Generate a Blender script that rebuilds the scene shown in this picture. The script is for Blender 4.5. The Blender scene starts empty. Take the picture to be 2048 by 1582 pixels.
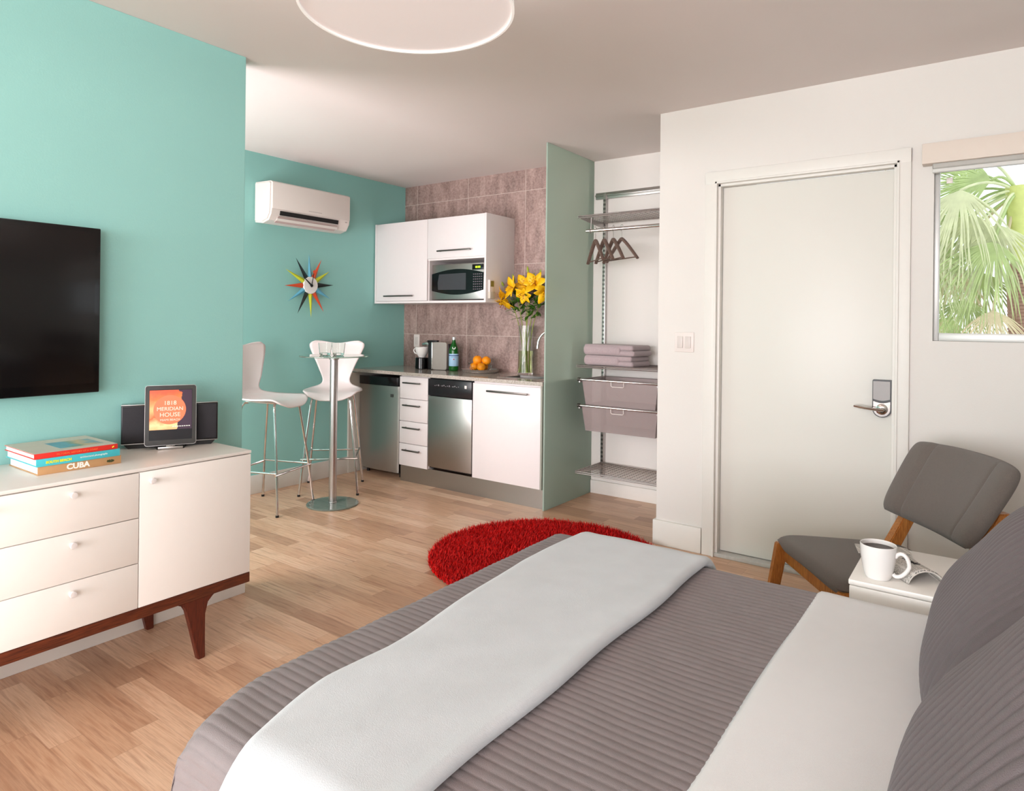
import bpy, bmesh, math, random
from mathutils import Vector, Matrix
from math import sin, cos, pi, radians as rad
random.seed(7)
S = bpy.context.scene
COL = S.collection
# ------------------------------------------------------------------ camera
CAMPOS = (0.0, 0.0, 1.31)
yaw, roll, FPX, CYP = -0.625072705, 0.01118983, 1325.23, 644.75
fw = Vector((sin(yaw), cos(yaw), 0)); rt = Vector((cos(yaw), -sin(yaw), 0)); up = Vector((0, 0, 1))
r3 = rt*cos(roll)+up*sin(roll); u3 = -rt*sin(roll)+up*cos(roll)
cd = bpy.data.cameras.new('camera'); cam = bpy.data.objects.new('camera', cd); COL.objects.link(cam)
cam.matrix_world = Matrix(((r3.x, u3.x, -fw.x, CAMPOS[0]), (r3.y, u3.y, -fw.y, CAMPOS[1]), (r3.z, u3.z, -fw.z, CAMPOS[2]), (0, 0, 0, 1)))
cd.sensor_width = 36; cd.sensor_fit = 'HORIZONTAL'; cd.lens = FPX/2048*36
cd.shift_y = (CYP-791)/2048; cd.clip_start = 0.02; cd.clip_end = 200
S.camera = cam
# ------------------------------------------------------------------ world, exposure, lights
w = bpy.data.worlds.new('world'); S.world = w; w.use_nodes = True
bg = w.node_tree.nodes['Background']; bg.inputs[0].default_value = (0.93, 0.97, 1.0, 1); bg.inputs[1].default_value = 1.7
S.view_settings.view_transform = 'Standard'; S.view_settings.look = 'None'
S.view_settings.gamma = 1; S.view_settings.use_curve_mapping = False
S.view_settings.exposure = -0.10
def area(name, loc, target, sx, sy, power, col=(1, 1, 1)):
    ld = bpy.data.lights.new(name, 'AREA'); ld.shape = 'RECTANGLE'; ld.size = sx; ld.size_y = sy
    ld.energy = power; ld.color = col
    o = bpy.data.objects.new(name, ld); COL.objects.link(o); o.location = loc
    o.rotation_euler = (Vector(target)-Vector(loc)).to_track_quat('-Z', 'Y').to_euler()
    return o
area('added_fill_rear', (-1.1, -5.27, 1.5), (-1.2, 1.0, 1.6), 3.0, 1.8, 390, (0.97, 0.95, 1.0))  # added fill light behind the camera, set in an invented rear window
area('added_fill_side', (.78, -1.9, 1.45), (-2.6, -.2, 1.35), 1.9, 1.4, 95, (0.98, 0.96, 1.0))  # added fill for surfaces facing right, set in an invented side window
area('daylight_recess_window', (-3.7, 0.62, 1.4), (-3.75, 2.6, 1.95), 1.3, 1.5, 95, (1.0, 0.90, 0.93))
def bulb(name, loc, power, r, col):
    ld = bpy.data.lights.new(name, 'POINT'); ld.energy = power; ld.shadow_soft_size = r; ld.color = col
    o = bpy.data.objects.new(name, ld); COL.objects.link(o); o.location = loc
bulb('pendant_bulb', (-1.436, 1.432, 2.40), 17, .06, (1.0, .94, .92))

# ------------------------------------------------------------------ helpers
def srgb(c):
    if isinstance(c, str):
        c = tuple(int(c[i:i+2], 16) for i in (0, 2, 4))
    c = [x/255 for x in c]
    return tuple(x/12.92 if x <= .04045 else ((x+.055)/1.055)**2.4 for x in c)+(1,)
MATS = {}
class NT:
    def __init__(s, m): s.t = m.node_tree; s.n = s.t.nodes; s.l = s.t.links
    def new(s, typ, **k):
        n = s.n.new(typ)
        for a, b in k.items(): setattr(n, a, b)
        return n
    def put(s, n, i, v):
        if isinstance(v, bpy.types.NodeSocket): s.l.new(v, n.inputs[i])
        else: n.inputs[i].default_value = v
    def math(s, op, a, b=None, c=None):
        n = s.new('ShaderNodeMath', operation=op); s.put(n, 0, a)
        if b is not None: s.put(n, 1, b)
        if c is not None: s.put(n, 2, c)
        return n.outputs[0]
    def comb(s, x, y, z):
        n = s.new('ShaderNodeCombineXYZ'); s.put(n, 0, x); s.put(n, 1, y); s.put(n, 2, z); return n.outputs[0]
    def noise(s, vec, scale=5., detail=3., rough=.5):
        n = s.new('ShaderNodeTexNoise'); s.put(n, 'Vector', vec); s.put(n, 'Scale', scale); s.put(n, 'Detail', detail); s.put(n, 'Roughness', rough)
        return n.outputs['Fac']
    def mix(s, f, a, b, blend='MIX'):
        n = s.new('ShaderNodeMix', data_type='RGBA', blend_type=blend)
        s.put(n, 0, f); s.put(n, 6, a); s.put(n, 7, b); return n.outputs[2]
    def ramp(s, f, stops):
        n = s.new('ShaderNodeValToRGB'); s.put(n, 0, f); e = n.color_ramp.elements
        while len(e) < len(stops): e.new(.5)
        for i, (p, c) in enumerate(stops): e[i].position = p; e[i].color = srgb(c) if not (isinstance(c, tuple) and len(c) == 4) else c
        return n.outputs[0]
    def obj(s): return s.new('ShaderNodeTexCoord').outputs['Object']
    def sep(s, v):
        n = s.new('ShaderNodeSeparateXYZ'); s.put(n, 0, v); return n.outputs
def mat(name, col, rough=.5, metal=0., var=.03, vscale=30., bump=0., bscale=200., stretch=None, trans=0., ior=1.45, emit=None, estr=0., sheen=0., coat=0., spec=.5):
    if name in MATS: return MATS[name]
    m = bpy.data.materials.new(name); m.use_nodes = True; T = NT(m); b = T.n['Principled BSDF']
    c = srgb(col); vec = T.obj()
    if stretch:
        mp = T.new('ShaderNodeMapping'); T.put(mp, 'Vector', vec); T.put(mp, 'Scale', stretch); vec = mp.outputs[0]
    if var > 0:
        f = T.noise(vec, vscale, 4.)
        d = tuple(min(1, x*(1-var*2)) for x in c[:3])+(1,); l = tuple(min(1, x*(1+var)) for x in c[:3])+(1,)
        T.l.new(T.mix(f, d, l), b.inputs['Base Color'])
    else: b.inputs['Base Color'].default_value = c
    b.inputs['Roughness'].default_value = rough; b.inputs['Metallic'].default_value = metal
    b.inputs['IOR'].default_value = ior; b.inputs['Specular IOR Level'].default_value = spec
    if trans: b.inputs['Transmission Weight'].default_value = trans
    if sheen: b.inputs['Sheen Weight'].default_value = sheen
    if coat: b.inputs['Coat Weight'].default_value = coat
    if emit is not None:
        b.inputs['Emission Color'].default_value = srgb(emit); b.inputs['Emission Strength'].default_value = estr
    if bump:
        bn = T.new('ShaderNodeBump'); T.put(bn, 'Strength', bump); T.put(bn, 'Distance', .002); T.put(bn, 'Height', T.noise(vec, bscale, 3.))
        T.l.new(bn.outputs[0], b.inputs['Normal'])
    MATS[name] = m; return m

def link(name, me, m, parent=None, loc=None, rot=None):
    o = bpy.data.objects.new(name, me); COL.objects.link(o)
    if m is not None: me.materials.append(m)
    if parent: o.parent = parent
    if loc: o.location = loc
    if rot: o.rotation_euler = rot
    return o
def obj(name, bm, m, parent=None, loc=None, rot=None, smooth=35):
    bmesh.ops.recalc_face_normals(bm, faces=bm.faces[:])
    me = bpy.data.meshes.new(name); bm.to_mesh(me); bm.free()
    if smooth:
        me.shade_smooth()
        if smooth < 180: me.set_sharp_from_angle(angle=rad(smooth))
    return link(name, me, m, parent, loc, rot)
def tag(o, label=None, cat=None, group=None, kind=None):
    if label: o['label'] = label
    if cat: o['category'] = cat
    if group: o['group'] = group
    if kind: o['kind'] = kind
    return o
def thing(name, label, cat, loc=(0, 0, 0), rz=0., group=None):
    o = bpy.data.objects.new(name, None); COL.objects.link(o); o.location = loc; o.rotation_euler = (0, 0, rz)
    o.empty_display_size = .1
    return tag(o, label, cat, group)
def struct(name, bm, m, parent=None, smooth=35):
    o = obj(name, bm, m, parent, smooth=smooth)
    if not parent: o['kind'] = 'structure'
    return o
def B(): return bmesh.new()
def box(bm, x0, x1, y0, y1, z0, z1, bev=0., seg=2):
    t = bmesh.new(); bmesh.ops.create_cube(t, size=1)
    for v in t.verts: v.co = Vector(((x0+x1)/2+v.co.x*(x1-x0), (y0+y1)/2+v.co.y*(y1-y0), (z0+z1)/2+v.co.z*(z1-z0)))
    if bev: bmesh.ops.bevel(t, geom=t.edges[:]+t.verts[:], offset=bev, segments=seg, profile=.5, affect='EDGES')
    me = bpy.data.meshes.new('t'); t.to_mesh(me); t.free(); bm.from_mesh(me); bpy.data.meshes.remove(me); return bm
def frame_of(d):
    d = d.normalized(); a = Vector((0, 0, 1)) if abs(d.z) < .95 else Vector((1, 0, 0))
    u = d.cross(a).normalized(); return u, d.cross(u).normalized()
def tube(bm, pts, r, n=10, closed=False, caps=True, flat=1.):
    pts = [Vector(p) for p in pts]; N = len(pts); rings = []
    rr = r if isinstance(r, (list, tuple)) else [r]*N
    u = None
    for i, p in enumerate(pts):
        a = pts[(i-1) % N] if (closed or i > 0) else p; b = pts[(i+1) % N] if (closed or i < N-1) else p
        d = (b-a).normalized()
        if u is None: u, v = frame_of(d)
        else:
            u = (u-d*u.dot(d)).normalized(); v = d.cross(u)
        rings.append([bm.verts.new(p+(u*cos(2*pi*k/n)+v*sin(2*pi*k/n)*flat)*rr[i]) for k in range(n)])
    for i in range(N if closed else N-1):
        A, C = rings[i], rings[(i+1) % N]
        for k in range(n): bm.faces.new((A[k], A[(k+1) % n], C[(k+1) % n], C[k]))
    if caps and not closed:
        bm.faces.new(rings[0][::-1]); bm.faces.new(rings[-1])
    return bm
def lathe(bm, prof, c=(0, 0, 0), n=32, axis='Z', loop=False):
    rings = []
    if loop: prof = list(prof)+[prof[0]]
    for r, z in prof:
        ring = []
        for k in range(n):
            a = 2*pi*k/n; p = (r*cos(a), r*sin(a), z)
            if axis == 'X': p = (z, r*cos(a), r*sin(a))
            if axis == 'Y': p = (r*cos(a), z, r*sin(a))
            ring.append(bm.verts.new((c[0]+p[0], c[1]+p[1], c[2]+p[2])))
        rings.append(ring)
    for A, C in zip(rings, rings[1:]):
        for k in range(n): bm.faces.new((A[k], A[(k+1) % n], C[(k+1) % n], C[k]))
    for R, (r, z) in ((rings[0], prof[0]), (rings[-1], prof[-1])):
        if r > 1e-5 and not loop:
            try: bm.faces.new(R)
            except ValueError: pass
    bmesh.ops.remove_doubles(bm, verts=bm.verts[:], dist=1e-6)
    return bm
def prism(bm, poly, a, b, plane='XZ'):
    f = {'XZ': lambda p, t: (p[0], t, p[1]), 'YZ': lambda p, t: (t, p[0], p[1]), 'XY': lambda p, t: (p[0], p[1], t)}[plane]
    A = [bm.verts.new(f(p, a)) for p in poly]; C = [bm.verts.new(f(p, b)) for p in poly]; n = len(poly)
    bm.faces.new(A); bm.faces.new(C[::-1])
    for k in range(n): bm.faces.new((A[k], C[k], C[(k+1) % n], A[(k+1) % n]))
    return bm
def grid(bm, nu, nv, f, wrap=False):
    V = [[bm.verts.new(f(i/(nu-1), j/(nv-1))) for j in range(nv)] for i in range(nu)]
    for i in range(nu-1):
        for j in range(nv-1): bm.faces.new((V[i][j], V[i+1][j], V[i+1][j+1], V[i][j+1]))
    return V
def solidify(o, t, off=0.):
    m = o.modifiers.new('solid', 'SOLIDIFY'); m.thickness = t; m.offset = off; return o
def rrect(w, h, r, n=6, cx=0, cy=0):
    out = []
    for sx, sy, a0 in ((1, 1, 0), (-1, 1, 90), (-1, -1, 180), (1, -1, 270)):
        for k in range(n+1):
            a = rad(a0+90*k/n); out.append((cx+sx*(w/2-r)+r*cos(a), cy+sy*(h/2-r)+r*sin(a)))
    return out
def text(name, s, size, m, parent, loc, rot, extrude=.0004, offset=0., align='CENTER', sx=1.):
    c = bpy.data.curves.new(name, 'FONT'); c.body = s; c.size = size; c.extrude = extrude; c.offset = offset
    c.align_x = align; c.align_y = 'CENTER'; c.resolution_u = 3
    t = bpy.data.objects.new('tmp_text', c); COL.objects.link(t); bpy.context.view_layer.update()
    me = bpy.data.meshes.new_from_object(t.evaluated_get(bpy.context.evaluated_depsgraph_get()))
    bpy.data.objects.remove(t); bpy.data.curves.remove(c)
    me.name = name; me.materials.clear()
    o = link(name, me, m, parent, loc, rot); o.scale = (sx, 1, 1); return o
def mrot(cols, loc):
    """matrix from x,y,z axis vectors"""
    x, y, z = cols
    return Matrix(((x[0], y[0], z[0], loc[0]), (x[1], y[1], z[1], loc[1]), (x[2], y[2], z[2], loc[2]), (0, 0, 0, 1)))

# ------------------------------------------------------------------ materials
white_wall = mat('white_wall_paint', (225, 220, 214), .75, var=.015, vscale=3, bump=.15, bscale=150)
ceil_m = mat('ceiling_paint', (230, 220, 216), .85, var=.01, vscale=3, bump=.1, bscale=120)
teal_m = mat('teal_wall_paint', (146, 200, 193), .7, var=.015, vscale=3, bump=.15, bscale=150)
trim_m = mat('white_trim_paint', (229, 225, 218), .45, var=.01)
door_m = mat('white_door_paint', (224, 221, 213), .4, var=.012, vscale=2)
lacq = mat('white_lacquer', (228, 220, 219), .3, var=.008)
sb_white = mat('warm_white_lacquer', (236, 231, 224), .35, var=.008)
steel = mat('brushed_steel', (176, 172, 168), .32, 1., var=.06, vscale=60, stretch=(60, 60, 1))
chrome = mat('chrome', (215, 210, 208), .12, 1., var=0)
darksteel = mat('dark_handle_steel', (110, 104, 100), .35, 1., var=0)
black = mat('black_plastic', (16, 16, 18), .35, var=0)
blackg = mat('black_gloss', (8, 8, 10), .12, var=0)
gap_m = mat('dark_gap', (30, 28, 28), .8, var=0)
alu = mat('satin_aluminium', (190, 186, 184), .3, 1., var=.02)
plast = mat('white_plastic', (228, 218, 212), .4, var=.005)

def floor_mat():
    m = bpy.data.materials.new('laminate_floor'); m.use_nodes = True; T = NT(m); b = T.n['Principled BSDF']
    P = T.obj(); x, y, z = T.sep(P)
    ry = T.math('DIVIDE', y, .0907); row = T.math('FLOOR', ry)
    wn = T.new('ShaderNodeTexWhiteNoise', noise_dimensions='1D'); T.put(wn, 'W', row)
    cx = T.math('ADD', T.math('DIVIDE', x, .50), T.math('MULTIPLY', wn.outputs[0], 9.)); ci = T.math('FLOOR', cx)
    wc = T.new('ShaderNodeTexWhiteNoise', noise_dimensions='2D'); T.put(wc, 'Vector', T.comb(row, ci, 0.)); r = wc.outputs[0]
    base = T.ramp(r, [(0., (176, 140, 112)), (.25, (204, 166, 134)), (.5, (216, 180, 148)), (.75, (224, 192, 162)), (1., (196, 156, 124))])
    gx = T.math('ADD', T.math('MULTIPLY', x, 2.2), T.math('MULTIPLY', r, 37.)); gy = T.math('MULTIPLY', y, 34.)
    g1 = T.noise(T.comb(gx, gy, T.math('MULTIPLY', r, 11.)), 1.6, 5., .6)
    g2 = T.noise(T.comb(T.math('MULTIPLY', gx, 1.5), T.math('MULTIPLY', gy, 5.), r), 2., 3., .6)
    dk = T.ramp(g1, [(.30, (150, 112, 85)), (.5, (255, 255, 255)), (.68, (205, 180, 160))])
    c = T.mix(.6, base, dk, 'MULTIPLY')
    c = T.mix(.22, c, T.ramp(g2, [(.35, (170, 140, 118)), (.6, (255, 255, 255))]), 'MULTIPLY')
    fy = T.math('FRACT', ry); fx = T.math('FRACT', cx)
    e1 = T.math('LESS_THAN', fy, .018); e2 = T.math('LESS_THAN', fx, .004); e = T.math('MAXIMUM', e1, e2)
    c = T.mix(T.math('MULTIPLY', e, .35), c, srgb((110, 76, 54)))
    c = T.mix(.12, c, srgb((225, 160, 130)))
    T.l.new(c, b.inputs['Base Color'])
    T.put(b, 'Roughness', T.math('ADD', T.math('MULTIPLY', g2, .12), .30))
    bn = T.new('ShaderNodeBump'); T.put(bn, 'Strength', .15); T.put(bn, 'Distance', .001); T.put(bn, 'Height', T.math('SUBTRACT', g1, T.math('MULTIPLY', e, 2.)))
    T.l.new(bn.outputs[0], b.inputs['Normal']); return m
def wood_mat(name, c1, c2, stretch, rough=.4, scale=6.):
    m = bpy.data.materials.new(name); m.use_nodes = True; T = NT(m); b = T.n['Principled BSDF']
    mp = T.new('ShaderNodeMapping'); T.put(mp, 'Vector', T.obj()); T.put(mp, 'Scale', stretch)
    f = T.noise(mp.outputs[0], scale, 5., .6)
    T.l.new(T.ramp(f, [(.3, c1), (.7, c2)]), b.inputs['Base Color']); b.inputs['Roughness'].default_value = rough
    return m
walnut = wood_mat('dark_walnut', (62, 22, 10), (112, 52, 26), (40, 3, 40))
walnut_v = wood_mat('dark_walnut_upright', (58, 18, 10), (100, 40, 22), (40, 40, 3))
oak = wood_mat('warm_oak', (150, 84, 30), (206, 136, 66), (40, 40, 4), .45)
def tile_mat():
    m = bpy.data.materials.new('mauve_concrete_tile'); m.use_nodes = True; T = NT(m); b = T.n['Principled BSDF']
    P = T.obj(); x, y, z = T.sep(P)
    tx = T.math('DIVIDE', T.math('ADD', x, 4.325+6.1), .61); tz = T.math('DIVIDE', T.math('ADD', z, .01), .60)
    ci = T.comb(T.math('FLOOR', tx), T.math('FLOOR', tz), 0.)
    wc = T.new('ShaderNodeTexWhiteNoise', noise_dimensions='2D'); T.put(wc, 'Vector', ci); r = wc.outputs[0]
    v = T.comb(T.math('MULTIPLY', x, 9.), T.math('MULTIPLY', r, 20.), T.math('MULTIPLY', z, 2.6))
    f = T.noise(v, 1.6, 6., .62); f2 = T.noise(P, 55., 3., .7)
    c = T.ramp(f, [(.30, (108, 86, 80)), (.5, (145, 119, 112)), (.68, (172, 146, 137))])
    c = T.mix(.22, c, T.ramp(f2, [(.35, (120, 98, 92)), (.65, (225, 200, 190))]))
    e = T.math('MAXIMUM', T.math('LESS_THAN', T.math('FRACT', tx), .008), T.math('LESS_THAN', T.math('FRACT', tz), .008))
    c = T.mix(T.math('MULTIPLY', e, .8), c, srgb((200, 184, 174)))
    T.l.new(c, b.inputs['Base Color']); b.inputs['Roughness'].default_value = .45
    bn = T.new('ShaderNodeBump'); T.put(bn, 'Strength', .3); T.put(bn, 'Distance', .002); T.put(bn, 'Height', T.math('SUBTRACT', f2, e)); T.l.new(bn.outputs[0], b.inputs['Normal'])
    return m
tile_m = tile_mat()
def counter_mat():
    m = bpy.data.materials.new('speckled_quartz'); m.use_nodes = True; T = NT(m); b = T.n['Principled BSDF']
    f = T.noise(T.obj(), 260., 2., .7)
    T.l.new(T.ramp(f, [(.3, (110, 100, 92)), (.45, (168, 158, 148)), (.7, (206, 196, 186))]), b.inputs['Base Color']); b.inputs['Roughness'].default_value = .12
    return m
counter_m = counter_mat()

# ------------------------------------------------------------------ room shell
H = 2.565
XL, YL = -2.90, 1.82          # teal partition
XA = -4.48                    # air-conditioner wall
YK = 4.47; YC = 4.54          # kitchen tile face, closet back
XW, YW = -1.608, 3.723        # door wall
XR, YB = 0.62, -5.2
bm = B(); box(bm, -4.7, .8, -5.4, 4.7, -.1, 0); struct('floor', bm, floor_mat(), smooth=0)
bm = B(); box(bm, -4.7, .8, -5.4, 4.7, H, H+.1); struct('ceiling', bm, ceil_m, smooth=0)
bm = B(); box(bm, XL-.12, XL, YB, YL, 0, H, .002); struct('wall_left', bm, teal_m, smooth=0)
bm = B(); box(bm, XA-.12, XA, .4, 4.66, 0, H); struct('wall_recess', bm, teal_m, smooth=0)
bm = B(); box(bm, XA, XL-.121, .4, .5, 0, H); struct('wall_recess_end', bm, white_wall, smooth=0)
bm = B(); box(bm, XA, -2.516, YK, YC, 0, H); struct('wall_kitchen', bm, tile_m, smooth=0)
bm = B(); box(bm, XA, XW+.3, YC+.001, YC+.12, 0, H); struct('wall_closet', bm, white_wall, smooth=0)
bm = B(); box(bm, XW, XW+.12, YW+.12, YC, 0, H); struct('wall_closet_side', bm, white_wall, smooth=0)
# door wall with door hole and window hole
DX0, DX1, DZ = -1.255, -.374, 2.105
WX0, WX1, WZ0, WZ1 = -.222, .55, 1.244, 2.10
bm = B()
for a in ((XW, DX0, 0, H), (DX0, DX1, DZ, H), (DX1, WX0, 0, H), (WX0, WX1, 0, WZ0), (WX0, WX1, WZ1, H), (WX1, XR+.1, 0, H)):
    box(bm, a[0], a[1], YW, YW+.12, a[2], a[3])
bmesh.ops.remove_doubles(bm, verts=bm.verts[:], dist=1e-5)
struct('wall_front', bm, white_wall, smooth=0)
bm = B()
for a in ((YB, -2.9, 0, H), (-2.9, -.9, 0, .72), (-2.9, -.9, 2.2, H), (-.9, YW, 0, H)): box(bm, XR, XR+.1, a[0], a[1], a[2], a[3])
struct('wall_right', bm, white_wall, smooth=0)
bm = B()
for a in ((-2.9, -2.85, .72, 2.2), (-.95, -.9, .72, 2.2), (-2.85, -.95, .72, .77), (-2.85, -.95, 2.15, 2.2)): box(bm, XR+.03, XR+.07, a[0], a[1], a[2], a[3])
struct('added_window_side', bm, trim_m)  # unseen frame, made up to go with the added side fill
bm = B()   # unseen rear wall, its wide opening invented to carry the added fill light
for a in ((-3.02, -2.65, 0, H), (-2.65, .45, 0, .5), (-2.65, .45, 2.42, H), (.45, XR, 0, H)): box(bm, a[0], a[1], YB-.1, YB, a[2], a[3])
struct('wall_rear', bm, white_wall, smooth=0)
bm = B()
for a in ((-2.65, -2.60, .5, 2.42), (.40, .45, .5, 2.42), (-2.60, .40, .5, .55), (-2.60, .40, 2.37, 2.42), (-1.12, -1.08, .55, 2.37)): box(bm, a[0], a[1], YB-.07, YB-.03, a[2], a[3])
struct('added_window_rear', bm, trim_m)  # unseen frame, made up to go with the added rear fill
# baseboards
def bb(name, *boxes):
    bm = B()
    for a in boxes: box(bm, *a, .003)
    return struct(name, bm, trim_m)
BH, BT = .13, .016
bb('baseboard_left', (XL, XL+BT, YB, YL+BT, 0, BH), (XL-.12, XL+.001, YL, YL+BT, 0, BH))
bb('baseboard_recess', (XA, XA+BT, .5, 3.80, 0, .14))
bb('baseboard_closet', (-2.50, XW, YC-BT, YC, 0, .10))
bb('baseboard_front', (XW-BT, DX0-.075, YW-BT, YW, 0, .145), (XW-BT, XW-.0005, YW+.0005, YC-BT, 0, .145))
bb('baseboard_front_right', (DX1+.075, XR, YW-BT, YW, 0, .145))
# door casing, threshold
bm = B()
for a in ((DX0-.07, DX0-.0, 0, DZ+.07), (DX1, DX1+.06, 0, DZ+.07)): box(bm, a[0], a[1], YW-.018, YW+.004, a[2], a[3], .003)
box(bm, DX0-.07, DX1+.06, YW-.019, YW+.004, DZ, DZ+.07, .003)
box(bm, DX0-.012, DX0, YW-.025, YW-.016, 0, DZ+.012, .002); box(bm, DX1, DX1+.012, YW-.025, YW-.016, 0, DZ+.012, .002); box(bm, DX0-.012, DX1+.012, YW-.025, YW-.016, DZ, DZ+.012, .002)
box(bm, DX0-.001, DX0+.014, YW+.0, YW+.05, 0, DZ, .001); box(bm, DX1-.014, DX1+.001, YW, YW+.05, 0, DZ, .001); box(bm, DX0, DX1, YW, YW+.05, DZ-.014, DZ+.001, .001)
struct('trim_1', bm, trim_m)
marble = mat('grey_marble', (196, 192, 186), .3, var=.12, vscale=14, stretch=(3, 14, 1))
bm = B(); box(bm, DX0, DX1, YW-.012, YW+.12, 0, .022, .003); struct('trim_2', bm, marble)
bm = B(); box(bm, DX0+.016, DX1-.016, YW+.045, YW+.088, .026, DZ-.016, .002); d = struct('door_1', bm, door_m)
lock = thing('door_lock', 'chrome keypad door lock with lever handle on the white door', 'door lock', (-.432, YW+.0445, .90))
bm = B(); prism(bm, [(x, z) for x, z in [(-.042, .14), (-.039, .145), (.039, .145), (.042, .14)] + [(.042*cos(rad(-a)), -.0+.042*sin(rad(-a))) for a in range(0, 181, 15)]], -.028, 0)
obj('lock_body', bm, black, lock)
bm = B(); prism(bm, [(-.038, .05), (-.038, .138), (.036, .138), (.036, .05)] + [(.036-.074*k/8, .05-.008*sin(pi*k/8)) for k in range(1, 8)], -.034, -.026); obj('keypad_cover', bm, mat('matt_nickel', (150, 146, 144), .55, .6, var=0), lock)
bm = B(); prism(bm, [(.037, .038), (.037, 0)]+[(.037*cos(rad(-a)), .037*sin(rad(-a))) for a in range(10, 180, 15)]+[(-.037, 0), (-.037, .038)]+[(-.037+.074*k/8, .038-.008*sin(pi*k/8)) for k in range(1, 8)], -.033, -.026); obj('lower_plate', bm, chrome, lock)
bm = B(); lathe(bm, [(0, -.045), (.018, -.045), (.026, -.04), (.028, -.03), (.028, -.02)], (0, 0, 0), 24, 'Y'); obj('rose', bm, chrome, lock)
bm = B(); tube(bm, [(.005, -.04, 0), (.003, -.062, 0), (-.02, -.068, .001), (-.06, -.068, .004), (-.095, -.066, .008), (-.118, -.060, .010)], [.013, .013, .012, .012, .012, .009], 12, flat=.7); obj('lever', bm, chrome, lock)
# window in the front wall
ws = MATS
bm = B()
box(bm, WX0, WX0+.022, YW+.03, YW+.075, WZ0, WZ1, .002); box(bm, WX1-.022, WX1, YW+.03, YW+.075, WZ0, WZ1, .002)
box(bm, WX0, WX1, YW+.03, YW+.075, WZ1-.02, WZ1, .002); box(bm, WX0+.022, WX1-.022, YW+.035, YW+.075, WZ0, WZ0+.038, .002)
win = struct('window_1', bm, mat('window_aluminium', (196, 196, 192), .4, .3, var=0))
glass_m = mat('clear_glass', (250, 252, 252), .0, var=0, trans=1., ior=1.04)
bm = B(); box(bm, WX0+.02, WX1-.02, YW+.052, YW+.056, WZ0+.036, WZ1-.018); obj('pane', bm, glass_m, win)
bm = B(); box(bm, WX0-.045, .60, YW-.07, YW-.001, 2.076, 2.171, .002)
vm = mat('cream_fascia', (222, 208, 196), .6, var=.01)
shade = tag(obj('window_blind', bm, vm), 'cream box fascia with rolled grey shade above the palm window', 'window blind')
bm = B(); box(bm, WX0-.005, .54, YW-.055, YW-.02, 2.052, 2.078, .008, 3); obj('rolled_shade', bm, mat('grey_shade_fabric', (186, 182, 176), .8, var=.02), shade)
bm = B(); box(bm, WX0-.005, .54, YW-.050, YW-.026, 2.034, 2.053, .005, 3); obj('bottom_bar', bm, mat('light_shade_bar', (214, 212, 207), .6, var=0), shade)
bm = B(); box(bm, -.175, -.15, YW+.048, YW+.051, 1.995, 2.022, .001); tag(obj('window_sticker', bm, plast), 'small white square sticker on the window pane', 'sticker')
# light switch
sw = thing('light_switch', 'white double rocker light switch beside the door casing', 'light switch', (-1.445, YW, 1.206))
bm = B(); box(bm, -.058, .058, -.006, 0, -.058, .058, .003); obj('cover_plate', bm, plast, sw)
for s in (-1, 1):
    bm = B(); box(bm, s*.024-.017, s*.024+.017, -.012, -.005, -.034, .034, .002); obj('rocker', bm, mat('rocker_white', (214, 204, 198), .35, var=0), sw)

# glass partition
def frost_mat():
    m = bpy.data.materials.new('frosted_green_glass'); m.use_nodes = True; T = NT(m); b = T.n['Principled BSDF']
    b.inputs['Base Color'].default_value = srgb((216, 236, 222)); b.inputs['Roughness'].default_value = .42
    b.inputs['Transmission Weight'].default_value = .62; b.inputs['IOR'].default_value = 1.25
    return m
bm = B(); box(bm, -2.514, -2.502, 3.87, YC-.001, .0, H-.001, .0015)
tag(obj('glass_partition', bm, frost_mat()), 'tall frosted green glass panel between kitchenette and closet', 'glass partition')

# ------------------------------------------------------------------ kitchenette
YF = 3.88
def handle(parent, x0, x1, y, z, r=.006):
    bm = B(); box(bm, x0, x1, y-.032, y-.022, z-r, z+r, .002)
    for x in (x0+.02, x1-.02): box(bm, x-.004, x+.004, y-.024, y, z-.004, z+.004)
    return obj('handle', bm, darksteel, parent)
# worktop with hole for the sink
SX0, SX1, SY0, SY1 = -3.02, -2.62, 4.0, 4.26
bm = B()
for a in ((XA, SX0, YF-.02, YK), (SX0, SX1, YF-.02, SY0), (SX0, SX1, SY1, YK), (SX1, -2.518, YF-.02, YK)): box(bm, a[0], a[1], a[2], a[3], .868, .895)
bmesh.ops.remove_doubles(bm, verts=bm.verts[:], dist=1e-5)
tag(obj('worktop', bm, counter_m, smooth=0), 'speckled grey stone worktop running along the mauve tiled wall', 'worktop')
bm = B()
pts = rrect(SX1-SX0+.02, SY1-SY0+.02, .04, 6, (SX0+SX1)/2, (SY0+SY1)/2)
sk = thing('sink', 'stainless steel sink sunk in the worktop below the curved tap', 'sink', ((SX0+SX1)/2, (SY0+SY1)/2, .896))
def ringsweep(bm, rings):
    R = [[bm.verts.new(p) for p in r] for r in rings]; n = len(R[0])
    for A, C in zip(R, R[1:]):
        for k in range(n): bm.faces.new((A[k], A[(k+1) % n], C[(k+1) % n], C[k]))
    bm.faces.new(R[-1])
bm.free(); bm = B()
def oval(k, z): return [(.196*k*cos(math.atan2(y/.13, x/.20)), .126*k*sin(math.atan2(y/.13, x/.20)), z) for x, y in rrect(.40, .26, .004, 6)]
ringsweep(bm, [[(x, y, z) for x, y in rrect(.408, .268, .006, 6)] for z in (0, .001)]+[oval(1, .001)]); bm.faces.ensure_lookup_table(); bm.faces.remove(bm.faces[-1])
obj('surround', bm, counter_m, sk, smooth=0)
bm = B(); ringsweep(bm, [oval(1.03, .001), oval(1.02, .003), oval(1., .002), oval(.97, -.06), oval(.85, -.12), oval(.5, -.145), oval(.1, -.15)])
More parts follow.
